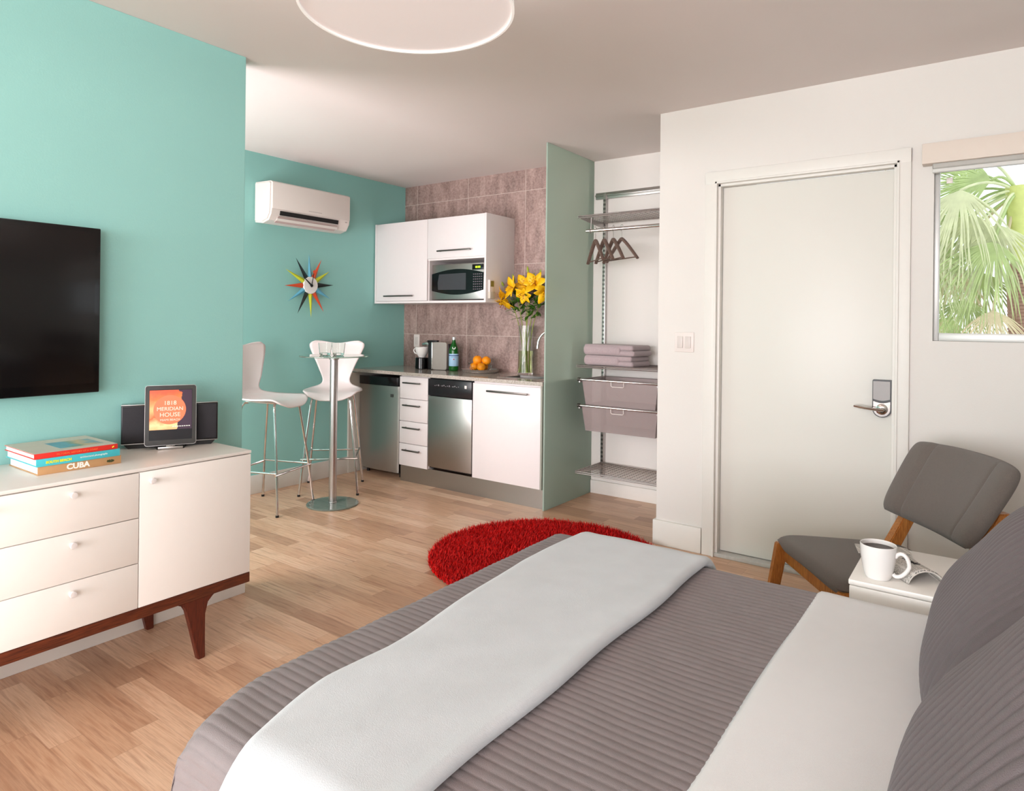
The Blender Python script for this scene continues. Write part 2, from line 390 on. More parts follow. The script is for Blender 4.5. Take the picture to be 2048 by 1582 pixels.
obj('basin', bm, mat('dull_sink_steel', (120, 117, 114), .5, .8, var=.03), sk)
fc = thing('tap', 'chrome gooseneck tap arching beside the flower vase', 'tap', (-2.62, 4.36, .8955))
bm = B(); lathe(bm, [(.026, 0), (.026, .006), (.02, .012), (.018, .05), (.014, .055)], n=24); obj('tap_base', bm, chrome, fc)
bm = B(); tube(bm, [(0, 0, .04), (0, 0, .24)]+[(-.10+.10*cos(rad(a)), -.055+.055*cos(rad(a)), .24+.12*sin(rad(a))) for a in range(15, 181, 15)]+[(-.202, -.112, .215)], .010, 12); obj('spout', bm, chrome, fc)
bm = B(); tube(bm, [(.012, 0, .045), (.05, .0, .06), (.07, 0, .062)], .006, 10); obj('lever', bm, chrome, fc)

# base units
u = thing('drawer_unit', 'narrow white kitchen unit of four drawers beside the small fridge', 'kitchen cabinet', (-3.772, YF, .13))
bm = B(); box(bm, -.158, .158, .02, .55, 0, .735); obj('body', bm, lacq, u)
for k in range(4):
    bm = B(); z1 = .728-k*.182; box(bm, -.157, .155, 0, .019, z1-.178, z1, .0015); dr = obj('drawer_front', bm, lacq, u)
    handle(dr, -.10, .088, 0, z1-.048)
dw = thing('dishwasher', 'stainless steel dishwasher with black control panel between white units', 'dishwasher', (-3.385, YF, .15))
bm = B(); box(bm, -.222, .222, .02, .55, 0, .715); obj('body', bm, black, dw)
bm = B(); box(bm, -.222, .222, -.004, .02, .012, .572, .004); obj('door_panel', bm, steel, dw)
bm = B(); box(bm, -.222, .222, -.008, .02, .576, .708, .005); cp = obj('control_panel', bm, mat('dark_panel', (26, 20, 24), .25, var=0), dw)
cw = mat('panel_print', (150, 146, 148), .5, var=0)
bm = B()
for k in range(14): box(bm, -.15+k*.0185, -.143+k*.0185, -.0095, -.0078, .655+.003*(k % 2), .659+.004*(k % 3))
obj('panel_marks', bm, cw, cp)
bm = B(); box(bm, .155, .175, -.010, -.007, .652, .675); obj('badge', bm, plast, cp)
u = thing('sink_cabinet', 'wide white kitchen cabinet door with long handle beside the frosted glass', 'kitchen cabinet', (-2.842, YF, .14))
bm = B(); box(bm, -.316, .312, .02, .55, 0, .728); obj('body', bm, lacq, u)
bm = B(); box(bm, -.314, .296, 0, .019, .0, .712, .0015); dd = obj('door', bm, lacq, u); handle(dd, -.165, .20, 0, .662, .007)
bm = B(); box(bm, .300, .314, -.005, .55, 0, .728); obj('end_panel', bm, mat('end_panel_grey', (150, 150, 138), .5, var=.02), u)
bm = B(); box(bm, -3.93, -2.53, YF+.02, YF+.032, 0, .136); tag(obj('plinth', bm, steel), 'brushed steel kick plate under the kitchen units', 'plinth')
# fridge
fr = thing('small_fridge', 'small stainless fridge with black top strip below the worktop', 'fridge', (-4.205, YF+.02, 0))
bm = B(); box(bm, -.235, .235, .05, .54, .03, .83, .006); obj('body', bm, black, fr)
bm = B(); prism(bm, [(-.24, .05), (-.24, .012), (-.22, .004), (0, -.004), (.22, .004), (.24, .012), (.24, .05)], .05, .765, 'XY'); obj('door', bm, steel, fr)
bm = B(); prism(bm, [(-.24, .05), (-.24, .004), (-.22, -.008), (0, -.016), (.22, -.008), (.24, .004), (.24, .05)], .768, .838, 'XY'); obj('top_trim', bm, blackg, fr)
bm = B(); box(bm, .15, .18, -.004, .0025, .675, .70); obj('logo_badge', bm, mat('badge_grey', (90, 88, 86), .4, .5, var=0), fr)
for x in (-.2, .2):
    bm = B(); lathe(bm, [(.015, 0), (.015, .04)], (x, .08, 0), 12); obj('foot', bm, black, fr)
bm = B(); box(bm, XA+.001, XA+.019, 3.80, YK-.001, .0, .862, .002); tag(obj('fridge_side_panel', bm, mat('side_panel_white', (206, 200, 190), .5, var=.01), smooth=0), 'tall narrow white end panel left of the small fridge', 'panel')

# wall cabinet
wc = thing('wall_cabinet', 'white wall cabinet with microwave niche hung on the mauve tiles', 'wall cabinet', (-4.47, 4.09, 1.465))
W = 1.262; SM = .635
bm = B(); box(bm, .018, W-.018, .019, .379, .685, .703); box(bm, .018, W-.018, .0, .379, 0, .018); box(bm, 0, .018, -.001, .379, 0, .704)
box(bm, SM-.009, SM+.009, .019, .379, .018, .685); box(bm, .018, W-.018, .361, .379, .018, .685); box(bm, SM+.009, W-.018, .0, .361, .352, .368)
obj('body', bm, lacq, wc, smooth=0)
bm = B(); box(bm, W-.018, W, -.001, .379, 0, .704, .001); obj('side_panel', bm, lacq, wc)
bm = B(); box(bm, .019, SM-.002, 0, .018, .02, .702, .0015); a = obj('door', bm, lacq, wc); handle(a, .14, .485, 0, .062)
bm = B(); box(bm, SM+.001, W-.019, 0, .018, .369, .702, .0015); a = obj('door', bm, lacq, wc); handle(a, .765, 1.12, 0, .425)
mw = thing('microwave', 'stainless and black microwave inside the wall cabinet niche', 'microwave', (-3.535, 4.125, 1.484))
bm = B(); box(bm, -.275, .28, .02, .32, .008, .30, .004); obj('body', bm, steel, mw)
bm = B(); box(bm, -.275, .28, 0, .02, .008, .30, .004); dr = obj('door', bm, steel, mw)
def lens(x0, x1, zc, h0, h1, n=16):
    top = [(x0+(x1-x0)*k/n, zc+h0+(h1-h0)*sin(pi*k/n)) for k in range(n+1)]
    return top+[(x, 2*zc-z) for x, z in reversed(top)]
bm = B(); prism(bm, lens(-.272, .277, .152, .070, .105), -.006, .001); obj('black_front', bm, blackg, dr)
bm = B(); prism(bm, [(-.20, .09), (-.205, .15), (-.19, .218), (.10, .222), (.10, .086)], -.008, -.005); obj('window', bm, mat('smoked_window', (62, 62, 66), .2, var=0), dr)
bm = B(); box(bm, .165, .275, -.009, -.004, .245, .288, .001); dsp = obj('display', bm, blackg, dr)
bm = B()
for k, x in enumerate((.20, .213, .228, .241)): box(bm, x, x+.008, -.011, -.0085, .257, .257+.016)
obj('display_digits', bm, mat('green_digits', (190, 220, 40), .5, var=0, emit=(190, 230, 40), estr=1.2), dsp)
bm = B()
for i in range(5):
    for j in range(7): box(bm, .175+i*.02, .187+i*.02, -.0085, -.0055, .085+j*.02, .093+j*.02)
obj('keypad_marks', bm, mat('keypad_grey', (96, 88, 94), .5, var=0), dr)
rm = thing('remote_control', 'small white remote control in a holder on the cabinet side', 'remote control', (-3.208, 4.145, 1.50))
bm = B(); box(bm, 0, .018, -.028, .028, 0, .145, .004); obj('remote_body', bm, plast, rm)
bm = B(); box(bm, .0178, .0192, -.016, .024, .09, .135); obj('display', bm, mat('olive_lcd', (120, 112, 60), .3, var=0), rm)
bm = B(); box(bm, 0, .026, -.032, .032, -.005, .05, .003); obj('holder', bm, mat('holder_clear_beige', (200, 190, 176), .4, var=0), rm)
# outlet
ot = thing('wall_outlet', 'white rectangular socket plate on the tiles above the coffee machine', 'outlet', (-4.31, YK, 1.13))
bm = B(); box(bm, -.036, .036, -.006, 0, -.058, .058, .003); obj('cover_plate', bm, plast, ot)
bm = B(); box(bm, -.017, .017, -.009, -.005, -.035, .035, .002); obj('socket_face', bm, mat('rocker_white', (214, 204, 198), .35, var=0), ot)

# ------------------------------------------------------------------ things on the worktop
ZT = .8955
white_ceramic = mat('white_ceramic', (236, 232, 228), .15, var=0)
cm = thing('coffee_machine', 'grey and black capsule coffee machine on the worktop', 'coffee machine', (-3.90, 4.27, ZT), rad(10))
bm = B(); prism(bm, rrect(.145, .235, .02, 6, .078, .120), -.055, .055, 'XZ'); obj('side_shell', bm, mat('taupe_metal', (158, 150, 142), .35, .35, var=.03), cm)
bm = B(); box(bm, -.045, .006, -.045, .045, .0, .24, .008, 3); box(bm, .02, .158, -.03, .035, .0, .225, .008, 3); obj('core', bm, black, cm)
bm = B(); box(bm, -.004, .008, -.057, .057, .004, .238, .004, 3); obj('silver_edge', bm, chrome, cm)
bm = B(); lathe(bm, [(0, 0), (.055, 0), (.058, .004), (.056, .094), (.05, .10), (0, .10)], (-.135, 0, 0), 32); obj('drip_tray', bm, blackg, cm)
bm = B(); tube(bm, [(-.03, .0, .205), (-.08, .0, .222), (-.115, .0, .208), (-.12, 0, .195)], [.020, .026, .022, .010], 14); obj('spout', bm, chrome, cm)
bm = B(); box(bm, -.07, .03, -.02, .02, .238, .252, .005); obj('lever', bm, black, cm)
def cup(bm, r, h, wall=.003, foot=.6, bulge=1.):
    return lathe(bm, [(0, .004), (r*foot*.9, .004), (r*foot, 0), (r*foot, .004)]+[(r*(foot+(1-foot)*(sin(pi/2*k/6))**bulge), .004+(h-.004)*k/6) for k in range(1, 7)]+[(r-wall, h)]+[((r-wall)*(foot+(1-foot)*(sin(pi/2*k/6))**bulge), .008+(h-.008)*k/6) for k in range(5, 0, -1)]+[(0, .009)], n=36)
c1 = thing('coffee_cup', 'white cup standing on the drip tray of the coffee machine', 'cup', (-4.033, 4.247, ZT+.1005))
bm = B(); cup(bm, .060, .088, foot=.5, bulge=.8); obj('cup_body', bm, white_ceramic, c1)
bm = B(); tube(bm, [(-.056, -.004, .074), (-.074, -.008, .077), (-.090, -.01, .06), (-.082, -.008, .038), (-.040, -.003, .022)], .006, 10); obj('handle', bm, white_ceramic, c1)
# bottle
bt = thing('water_bottle', 'green glass bottle of mineral water with pale blue label', 'bottle', (-3.66, 4.24, ZT))
green = mat('green_bottle_glass', (30, 120, 40), .08, var=0, trans=.55, ior=1.4)
bm = B(); lathe(bm, [(0, .006), (.03, 0), (.038, .004), (.040, .015), (.040, .165), (.038, .185), (.026, .215), (.016, .24), (.0135, .262), (.0145, .266), (.0145, .272), (0, .272)], n=36); obj('bottle_glass', bm, green, bt)
bm = B(); lathe(bm, [(.0152, .262), (.0152, .283), (.012, .287), (0, .287)], n=24); obj('cap', bm, mat('pale_cap', (200, 205, 205), .3, .4, var=0), bt)
bm = B(); lathe(bm, [(.0402, .042), (.0408, .043), (.0408, .145), (.0402, .146)], n=36, loop=True); lb = obj('label_band', bm, mat('pale_blue_label', (160, 196, 222), .5, var=.02), bt)
bm = B(); lathe(bm, [(.0409, .127), (.0412, .128), (.0412, .134), (.0409, .135)], n=36, loop=True); obj('label_line', bm, mat('label_blue', (70, 90, 140), .5, var=0), lb)
def curved(bm, R, a0, a1, z0, z1, n=10):
    grid(bm, n, 2, lambda s, t: (R*cos(a0+(a1-a0)*s), R*sin(a0+(a1-a0)*s), z0+(z1-z0)*t)); return bm
bdir = math.atan2(-4.24, 3.66)
bm = B(); V = []
for k in range(5):
    for j in range(2):
        pass
lathe(bm, [(0, 0), (.006, 0), (.006, .001), (0, .001)], n=5, axis='X'); obj('label_star', bm, mat('label_red', (190, 50, 40), .5, var=0), lb, (.0412*cos(bdir), .0412*sin(bdir), .10), (0, 0, bdir))
bm = B(); lathe(bm, [(0, 0), (.015, 0), (.015, .0015), (0, .0015)], n=20, axis='X'); obj('neck_label', bm, mat('label_white', (225, 228, 224), .5, var=0), bt, (.031*cos(bdir), .031*sin(bdir), .196), (0, rad(-28), bdir))
text('label_text', 'S.PELLEGRINO', .0085, mat('label_blue', (70, 90, 140), .5, var=0), lb, (.0415*cos(bdir), .0415*sin(bdir), .118), (rad(90), 0, bdir+pi/2))
# tray and bowl with oranges
tr = thing('serving_tray', 'round polished silver tray under the glass bowl of oranges', 'tray', (-3.41, 4.29, ZT))
bm = B(); lathe(bm, [(0, .004), (.13, .004), (.145, .010), (.155, .026), (.160, .028), (.158, .024), (.147, .004), (.14, 0), (0, 0)], n=48); obj('tray_dish', bm, chrome, tr)
bw = thing('glass_bowl', 'clear glass bowl holding oranges on the silver tray', 'bowl', (-3.41, 4.29, ZT+.0045))
clear = mat('drinking_glass', (246, 250, 248), .0, var=0, trans=1., ior=1.35)
bm = B(); lathe(bm, [(0, 0), (.05, 0), (.055, .003), (.085, .03), (.105, .075), (.108, .075), (.088, .028), (.058, .001)][:6]+[(.102, .073), (.082, .032), (.05, .006), (0, .006)], n=40); obj('bowl_glass', bm, mat('thin_bowl_glass', (246, 250, 248), .0, var=0, trans=1., ior=1.06), bw)
orange_m = mat('orange_peel', (250, 150, 8), .4, var=.08, vscale=60, bump=.5, bscale=500)
def orange(x, y, z, r, label):
    bm = B(); bmesh.ops.create_icosphere(bm, subdivisions=4, radius=r)
    for v in bm.verts:
        v.co.z *= .96
        d = math.hypot(v.co.x, v.co.y)
        if v.co.z > 0 and d < r*.3: v.co.z -= .004*(1-d/(r*.3))
    o = obj('orange', bm, orange_m, None, (x, y, z), (random.random()*.6, random.random()*.6, random.random()*6), smooth=180)
    bm = B(); lathe(bm, [(0, r*.93), (.004, r*.94), (.004, r*.955), (0, r*.96)], n=8); obj('stem_scar', bm, mat('stem_green', (110, 120, 40), .7, var=0), o)
    return tag(o, label, 'orange', 'oranges in the glass bowl')
bx, by, bz = -3.41, 4.29, ZT+.045
orange(bx-.045, by-.03, bz, .037, 'orange low in the glass bowl at its left side')
orange(bx+.035, by-.035, bz, .037, 'orange low in the glass bowl at its front right')
orange(bx+.0, by+.048, bz, .033, 'orange at the back of the bowl, mostly hidden by the others')
orange(bx-.025, by-.01, bz+.054, .040, 'largest orange on top of the heap, left of the other top one')
orange(bx+.048, by+.015, bz+.052, .037, 'orange on the top right of the heap in the bowl')
# vase
vs = thing('flower_vase', 'tall clear glass vase half full of water on the worktop', 'vase', (-3.0, 4.345, ZT))
bm = B(); lathe(bm, [(0, 0), (.060, 0), (.062, .01), (.058, .12), (.056, .24), (.058, .39), (.0555, .39), (.0535, .24), (.0555, .12), (.058, .016), (0, .014)], n=40); obj('vase_glass', bm, clear, vs)
bm = B(); lathe(bm, [(0, .0145), (.0575, .0165), (.0553, .12), (.0548, .19), (0, .19)], n=32); obj('water', bm, mat('water', (225, 235, 190), .0, var=0, trans=1., ior=1.25), vs)
stem_m = mat('lily_stem', (128, 142, 40), .5, var=.1); leaf_m = mat('lily_leaf', (60, 104, 22), .45, var=.15, vscale=20)
petal_m = mat('yellow_petal', (250, 190, 10), .5, var=.10, vscale=18); bud_m = mat('lily_bud', (150, 166, 50), .5, var=.1); anther = mat('anther', (150, 70, 10), .7, var=0)
def bez(p0, p1, p2, n):
    p0, p1, p2 = map(Vector, (p0, p1, p2)); return [p0*(1-t)**2+p1*2*t*(1-t)+p2*t*t for t in (k/(n-1) for k in range(n))]
def blade(bm, base, d, side, L, Wd, curl, n=7, cup=.3):
    d = Vector(d).normalized(); side = Vector(side); side = (side-d*side.dot(d)).normalized(); nn = d.cross(side)
    rows = []
    for k in range(n):
        t = k/(n-1); wd = Wd*(sin(pi*min(1, (t*.93+.05)))**.8)+.0004
        p = Vector(base)+d*(L*t*(1-.25*abs(curl)*t))+nn*(curl*L*t*t)
        rows.append([bm.verts.new(p-side*wd+nn*cup*wd*.5), bm.verts.new(p), bm.verts.new(p+side*wd+nn*cup*wd*.5)])
    for a, b in zip(rows, rows[1:]):
        for i in range(2): bm.faces.new((a[i], a[i+1], b[i+1], b[i]))
def blossom(parent, p, d, size, name='blossom'):
    d = Vector(d).normalized(); u_, v_ = frame_of(d); bm = B()
    for k in range(6):
        a = k*pi/3+random.random()*.2; o_ = u_*cos(a)+v_*sin(a)
        sd = d.cross(o_)
        dd = (d*.75+o_*.62)
        blade(bm, p, dd, sd, size*(1.05 if k % 2 else .95), size*(.30 if k % 2 else .23), -.38 if True else 0, 9, .5)
    o = obj(name, bm, petal_m, parent, smooth=180); solidify(o, .0012)
    bm = B()
    for k in range(6):
        a = k*pi/3+.5; o_ = u_*cos(a)+v_*sin(a); e = Vector(p)+d*size*.75+o_*size*.22
        tube(bm, [p, Vector(p)+d*size*.4+o_*size*.06, e], .0009, 5); tube(bm, [e-o_*.005, e+o_*.005], .0022, 5)
    obj('stamens', bm, anther, o)
    return o
def lily(label, root, head, blossoms, buds, leaves=9, spread=.05):
    leaves = int(leaves*1.9)
    base = Vector((-3.0, 4.345, ZT))
    t = thing('lily_stem', label, 'flower', tuple(base), 0, 'yellow lilies in the glass vase')
    r_ = Vector(root); h_ = Vector(head)-base
    mid = Vector((r_.x*-.15+h_.x*.15, r_.y*-.15+h_.y*.15, .36)); P = bez(r_, mid, h_, 14)
    bm = B(); tube(bm, P, [.0042-.0016*i/13 for i in range(14)], 8); obj('stem', bm, stem_m, t)
    bm = B()
    for k in range(leaves):
        i = 9+int(4.6*k/leaves); q = P[i]+(P[min(13, i+1)]-P[i])*random.random(); a = random.random()*2*pi
        d = Vector((cos(a), sin(a)*.8, random.uniform(-.25, .75)))
        if base.y+q.y+d.y*.09 > 4.45: d.y *= -1
        blade(bm, q, d, d.cross(Vector((0, 0, 1))), random.uniform(.06, .11), .013, random.choice((-.3, .3, .2)), 7)
    o = obj('leaves', bm, leaf_m, t, smooth=180); o['kind'] = 'stuff'; solidify(o, .0006)
    for (p, d, s) in blossoms:
        p = Vector(p)-base; tube_b = B(); tube(tube_b, bez(P[12], (P[12]+p)/2+Vector((0, 0, .01)), p, 6), .0022, 6)
        bo = blossom(t, p, d, s); obj('flower_stalk', tube_b, stem_m, bo)
    for (p, d, s) in buds:
        p = Vector(p)-base; d = Vector(d).normalized(); bm = B()
        tube(bm, bez(P[12], (P[12]+p)/2+Vector((0, 0, .01)), p, 6), .0018, 6)
        tube(bm, [p+d*s*k/7 for k in range(8)], [.002+.008*sin(pi*(k/7)**.8) for k in range(8)], 8); obj('bud', bm, bud_m, t)
lily('lily stem leaning far left with a drooping blossom over the vase', (-.02, .01, .02), (-3.13, 4.31, 1.50),
     [((-3.16, 4.29, 1.53), (-.8, -.5, -.1), .10), ((-3.14, 4.27, 1.50), (-.15, -.4, -1), .11)], [((-3.19, 4.3, 1.60), (-.5, 0, .9), .05)], 10)
lily('lily stem with a wide open blossom facing front left', (.03, -.01, .02), (-3.06, 4.30, 1.55),
     [((-3.06, 4.29, 1.58), (-.45, -.75, .15), .12)], [((-3.09, 4.31, 1.63), (-.3, 0, 1), .07), ((-3.02, 4.33, 1.64), (.1, 0, 1), .05)], 12)
lily('tallest lily stem of the bunch with closed green buds on top', (.0, .02, .02), (-2.99, 4.35, 1.62),
     [((-2.975, 4.32, 1.59), (.0, -.8, .35), .12)], [((-2.985, 4.35, 1.70), (-.15, 0, 1), .06), ((-2.955, 4.36, 1.66), (.5, 0, 1), .05)], 12)
lily('lily stem in the middle with a blossom hanging to the front', (-.03, -.02, .02), (-2.94, 4.31, 1.52),
     [((-2.95, 4.27, 1.54), (-.05, -.8, -.5), .09)], [], 12)
lily('lily stem with blossoms turned right and a long upright bud', (-.01, -.03, .02), (-2.88, 4.35, 1.60),
     [((-2.88, 4.31, 1.60), (.15, -.7, .35), .12)], [((-2.87, 4.34, 1.66), (.15, 0, 1), .07), ((-2.82, 4.34, 1.63), (.5, 0, 1), .06)], 12)
lily('rightmost lily stem next to the frosted glass, blossom bending down', (.02, .02, .02), (-2.82, 4.33, 1.54),
     [((-2.80, 4.30, 1.56), (.6, -.6, -.5), .11)], [((-2.79, 4.33, 1.62), (.6, 0, 1), .05)], 12)

# ------------------------------------------------------------------ air conditioner and clock
ac = thing('air_conditioner', 'white wall-mounted split air conditioner high on the teal wall', 'air conditioner', (XA, 2.89, 2.04))
prof = [(0, .0), (.10, -.012), (.17, .006), (.200, .05), (.208, .09), (.212, .28), (.19, .293), (0, .30)]
bm = B(); prism(bm, prof, 0, .745, 'XZ')
for v in bm.verts: v.co = Vector((v.co.x, v.co.y, v.co.z))
bmesh.ops.bevel(bm, geom=[e for e in bm.edges if abs(e.verts[0].co.y-e.verts[1].co.y) < 1e-6], offset=.012, segments=3, affect='EDGES')
obj('casing', bm, mat('pinkish_white_plastic', (232, 220, 214), .35, var=0), ac)
bm = B(); box(bm, .209, .2145, .012, .733, .088, .282, .002); obj('front_panel', bm, plast, ac)
bm = B(); prism(bm, [(.2015, .046), (.2085, .076), (.2115, .076), (.2055, .044)], .08, .62, 'XZ'); obj('air_slot', bm, gap_m, ac)
bm = B()
prism(bm, [(.150, -.004), (.196, .036), (.201, .034), (.154, -.008)], .07, .62, 'XZ'); obj('louvre', bm, mat('louvre_mauve', (196, 172, 168), .5, var=0), ac)
bm = B(); prism(bm, [(.172, .010), (.190, .028), (.194, .026), (.176, .008)], .065, .625, 'XZ')
bmesh.ops.translate(bm, verts=bm.verts[:], vec=(.004, 0, -.004)); obj('louvre', bm, plast, ac)
bm = B()
for k in range(9): box(bm, .2143, .2150, .33+k*.014, .341+k*.014, .107, .111)
obj('maker_mark', bm, mat('faint_grey_print', (176, 164, 160), .5, var=0), ac)
bm = B(); box(bm, .2143, .2150, .69, .71, .066, .074); obj('sensor', bm, mat('faint_grey_print', (176, 164, 160), .5, var=0), ac, (-.006, 0, 0))

ck = thing('sunburst_clock', 'sunburst wall clock with coloured spikes and white face on teal wall', 'clock', (XA, 3.375, 1.59))
CX = .04
bm = B(); lathe(bm, [(0, 0), (.035, 0), (.035, CX-.012), (0, CX-.012)], n=24, axis='X'); obj('mount', bm, black, ck)
cols = {'r': mat('spike_red', (214, 78, 40), .4, var=0), 'b': mat('spike_blue', (96, 170, 196), .4, var=0), 'y': mat('spike_lime', (196, 204, 50), .4, var=0), 'k': mat('spike_black', (20, 30, 30), .4, var=0)}
# angle measured clockwise from top, as seen from the room
for i, (c, L) in enumerate(zip('brykbrykbryk', (.255, .245, .23, .235, .23, .255, .26, .26, .245, .24, .26, .255))):
    a = rad(i*30-3); bm = B()
    dv = Vector((0, sin(a), cos(a))); sv = Vector((0, cos(a), -sin(a)))
    x0 = CX-.006
    def P(r, s, x): return Vector((x, 0, 0))+dv*r+sv*s
    vs_ = [bm.verts.new(P(.045, 0, x0)), bm.verts.new(P(.075, .020, x0)), bm.verts.new(P(.075, 0, x0+.012)), bm.verts.new(P(.075, -.020, x0)), bm.verts.new(P(.075, 0, x0-.012)), bm.verts.new(P(L, 0, x0))]
    for q in range(4):
        A_, B_ = vs_[1+q], vs_[1+(q+1) % 4]
        bm.faces.new((vs_[0], A_, B_)); bm.faces.new((vs_[5], B_, A_))
    obj('spike', bm, cols[c], ck, smooth=0)
bm = B(); lathe(bm, [(0, CX-.01), (.068, CX-.01), (.070, CX), (.066, CX+.006), (0, CX+.008)], n=36, axis='X'); obj('clock_face', bm, white_ceramic, ck)
bm = B()
def hand(a, L, wd, tail=.015, x=CX+.012):
    a = rad(a); dv = Vector((0, sin(a), cos(a))); sv = Vector((0, cos(a), -sin(a)))
    q = [-dv*tail-sv*wd, dv*L-sv*wd*.5, dv*L+sv*wd*.5, -dv*tail+sv*wd]
    b_ = B(); A_ = [b_.verts.new(Vector((x, 0, 0))+p) for p in q]; C_ = [b_.verts.new(Vector((x+.002, 0, 0))+p) for p in q]
    b_.faces.new(A_); b_.faces.new(C_[::-1])
    for k in range(4): b_.faces.new((A_[k], C_[k], C_[(k+1) % 4], A_[(k+1) % 4]))
    return b_
bm.free()
obj('hour_hand', hand(-50, .08, .007), black, ck); mh = obj('minute_hand', hand(12, .13, .004, x=CX+.015), black, ck)
b_ = B(); lathe(b_, [(0, CX+.016), (.013, CX+.016), (.013, CX+.019), (0, CX+.019)], (0, .112*sin(rad(12)), .112*cos(rad(12))), 16, 'X'); obj('minute_disc', b_, cols['r'], mh)
b_ = B(); lathe(b_, [(0, CX+.008), (.010, CX+.008), (.010, CX+.02), (0, CX+.02)], n=16, axis='X'); obj('hub', b_, black, ck)

# ------------------------------------------------------------------ bar table, glasses, stools
tb = thing('bar_table', 'tall round glass bar table on a slim metal column', 'bar table', (-3.785, 3.086, 0))
tg = mat('green_tint_glass', (196, 222, 206), .03, var=0, trans=.9, ior=1.4)
bm = B(); lathe(bm, [(0, 0), (.176, 0), (.18, .003), (.18, .009), (.176, .012), (0, .012)], n=64); obj('glass_base', bm, mat('green_tint_base', (206, 222, 206), .12, var=0, trans=.75, ior=1.4), tb)
bm = B(); lathe(bm, [(.0, .012), (.03, .012), (.03, .02), (.027, .024), (.027, 1.03), (.035, 1.034), (.035, 1.052), (0, 1.052)], n=32); obj('column', bm, alu, tb)
bm = B(); lathe(bm, [(0, 1.052), (.238, 1.052), (.24, 1.054), (.24, 1.059), (.238, 1.061), (0, 1.061)], n=64); obj('glass_top', bm, tg, tb)
def tumbler(x, y, label):
    t = thing('drinking_glass', label, 'glass', (x, y, 1.0615), 0, 'square glasses on the bar table'); bm = B()
    ringsweep(bm, [[(a, b, z) for a, b in rrect(s, s, .012, 4)] for s, z in ((.05, 0), (.062, .004), (.076, .088), (.073, .088), (.060, .016), (.02, .014))])
    bm.faces.new([v for v in bm.verts[:28]][::-1]); obj('glass_body', bm, clear, t)
    return t
tumbler(-3.845, 3.055, 'clear square tumbler on the left of the glass bar table'); tumbler(-3.768, 3.11, 'clear square tumbler on the right of the glass bar table')

seat_m = mat('white_shell', (240, 228, 226), .3, var=0)
def stool_shell():
    prof = [(-.215, -.045), (-.19, -.02), (-.14, -.002), (-.05, -.004), (.05, -.004), (.12, .002), (.165, .02), (.19, .06), (.20, .12), (.212, .20), (.225, .27), (.24, .34), (.247, .37)]
    wid = [.12, .165, .20, .218, .215, .19, .128, .106, .116, .148, .182, .214, .206]
    def cr(a, t):
        n = len(a)-1; f = min(t*n, n-1e-6); i = int(f); u_ = f-i
        g = lambda k: a[max(0, min(n, k))]
        p0, p1, p2, p3 = g(i-1), g(i), g(i+1), g(i+2)
        return .5*((2*p1)+(p2-p0)*u_+(2*p0-5*p1+4*p2-p3)*u_*u_+(3*p1-p0-3*p2+p3)*u_**3)
    bm = B()
    def f(s, t):
        q = t*2-1; y = cr([p[0] for p in prof], s); z = cr([p[1] for p in prof], s); wd = cr(wid, s)
        if s < .08: wd *= (.55+.45*math.sqrt(max(0, s/.08)))
        if s > .95: wd *= math.sqrt(max(0.0, 1-((s-.95)/.05)**2*.30))
        k = max(0, min(1, (s-.5)/.2))
        z += (1-k)*.022*q*q*(1 if s > .15 else s/.15); y -= k*.035*q*q
        if s > .85: z += (s-.85)/.15*.012*(1-cos(q*pi*1.3))*.6
        return (wd*q, y, z)
    grid(bm, 60, 21, f); return bm
def make_stool(label, loc, face):
    t = thing('bar_stool', label, 'bar stool', loc, face, 'white bar stools at the glass table')
    o = obj('seat_shell', stool_shell(), seat_m, t, (0, 0, .757), smooth=180); solidify(o, .010, 1.)
    bm = B()
    for s in (-1, 1): tube(bm, [(s*.11, -.13, .742), (s*.11, .12, .742)], .009, 10)
    tube(bm, [(-.11, -.1, .738), (.11, -.1, .738)], .009, 10); tube(bm, [(-.11, .1, .738), (.11, .1, .738)], .009, 10); obj('under_frame', bm, chrome, t)
    for sx in (-1, 1):
        for sy in (-1, 1):
            bm = B(); tube(bm, [(sx*.09, sy*.10, .738), (sx*.125, sy*.12, .735), (sx*.140, sy*.13, .715), (sx*.146, sy*.135, .68), (sx*.18, sy*.178, .35), (sx*.212, sy*.212, .012)], .0085, 10)
            lg = obj('leg', bm, chrome, t)
            bm = B(); lathe(bm, [(.011, 0), (.011, .014), (0, .014)], (sx*.213, sy*.213, 0), 12); obj('foot_cap', bm, black, lg)
    z = .27; e = .188; bm = B(); tube(bm, [(-e-.02, -e, z), (e+.02, -e, z)], .0075, 10); obj('footrest', bm, chrome, t)
    for a, b in (((-e, -e, z+.01), (-e, e, z+.01)), ((e, -e, z+.01), (e, e, z+.01)), ((-e, e, z), (e, e, z))):
        bm = B(); tube(bm, [a, b], .0075, 10); obj('stretcher', bm, chrome, t)
    return t
def face_rot(dx, dy): return math.atan2(dx, -dy)     # local -Y looks to (dx,dy)
make_stool('white bar stool in profile, partly hidden behind the teal partition', (-4.09, 2.785, 0), face_rot(.94, .34))
make_stool('white bar stool facing the room behind the glass table', (-4.14, 3.37, 0), face_rot(.155, -.163))

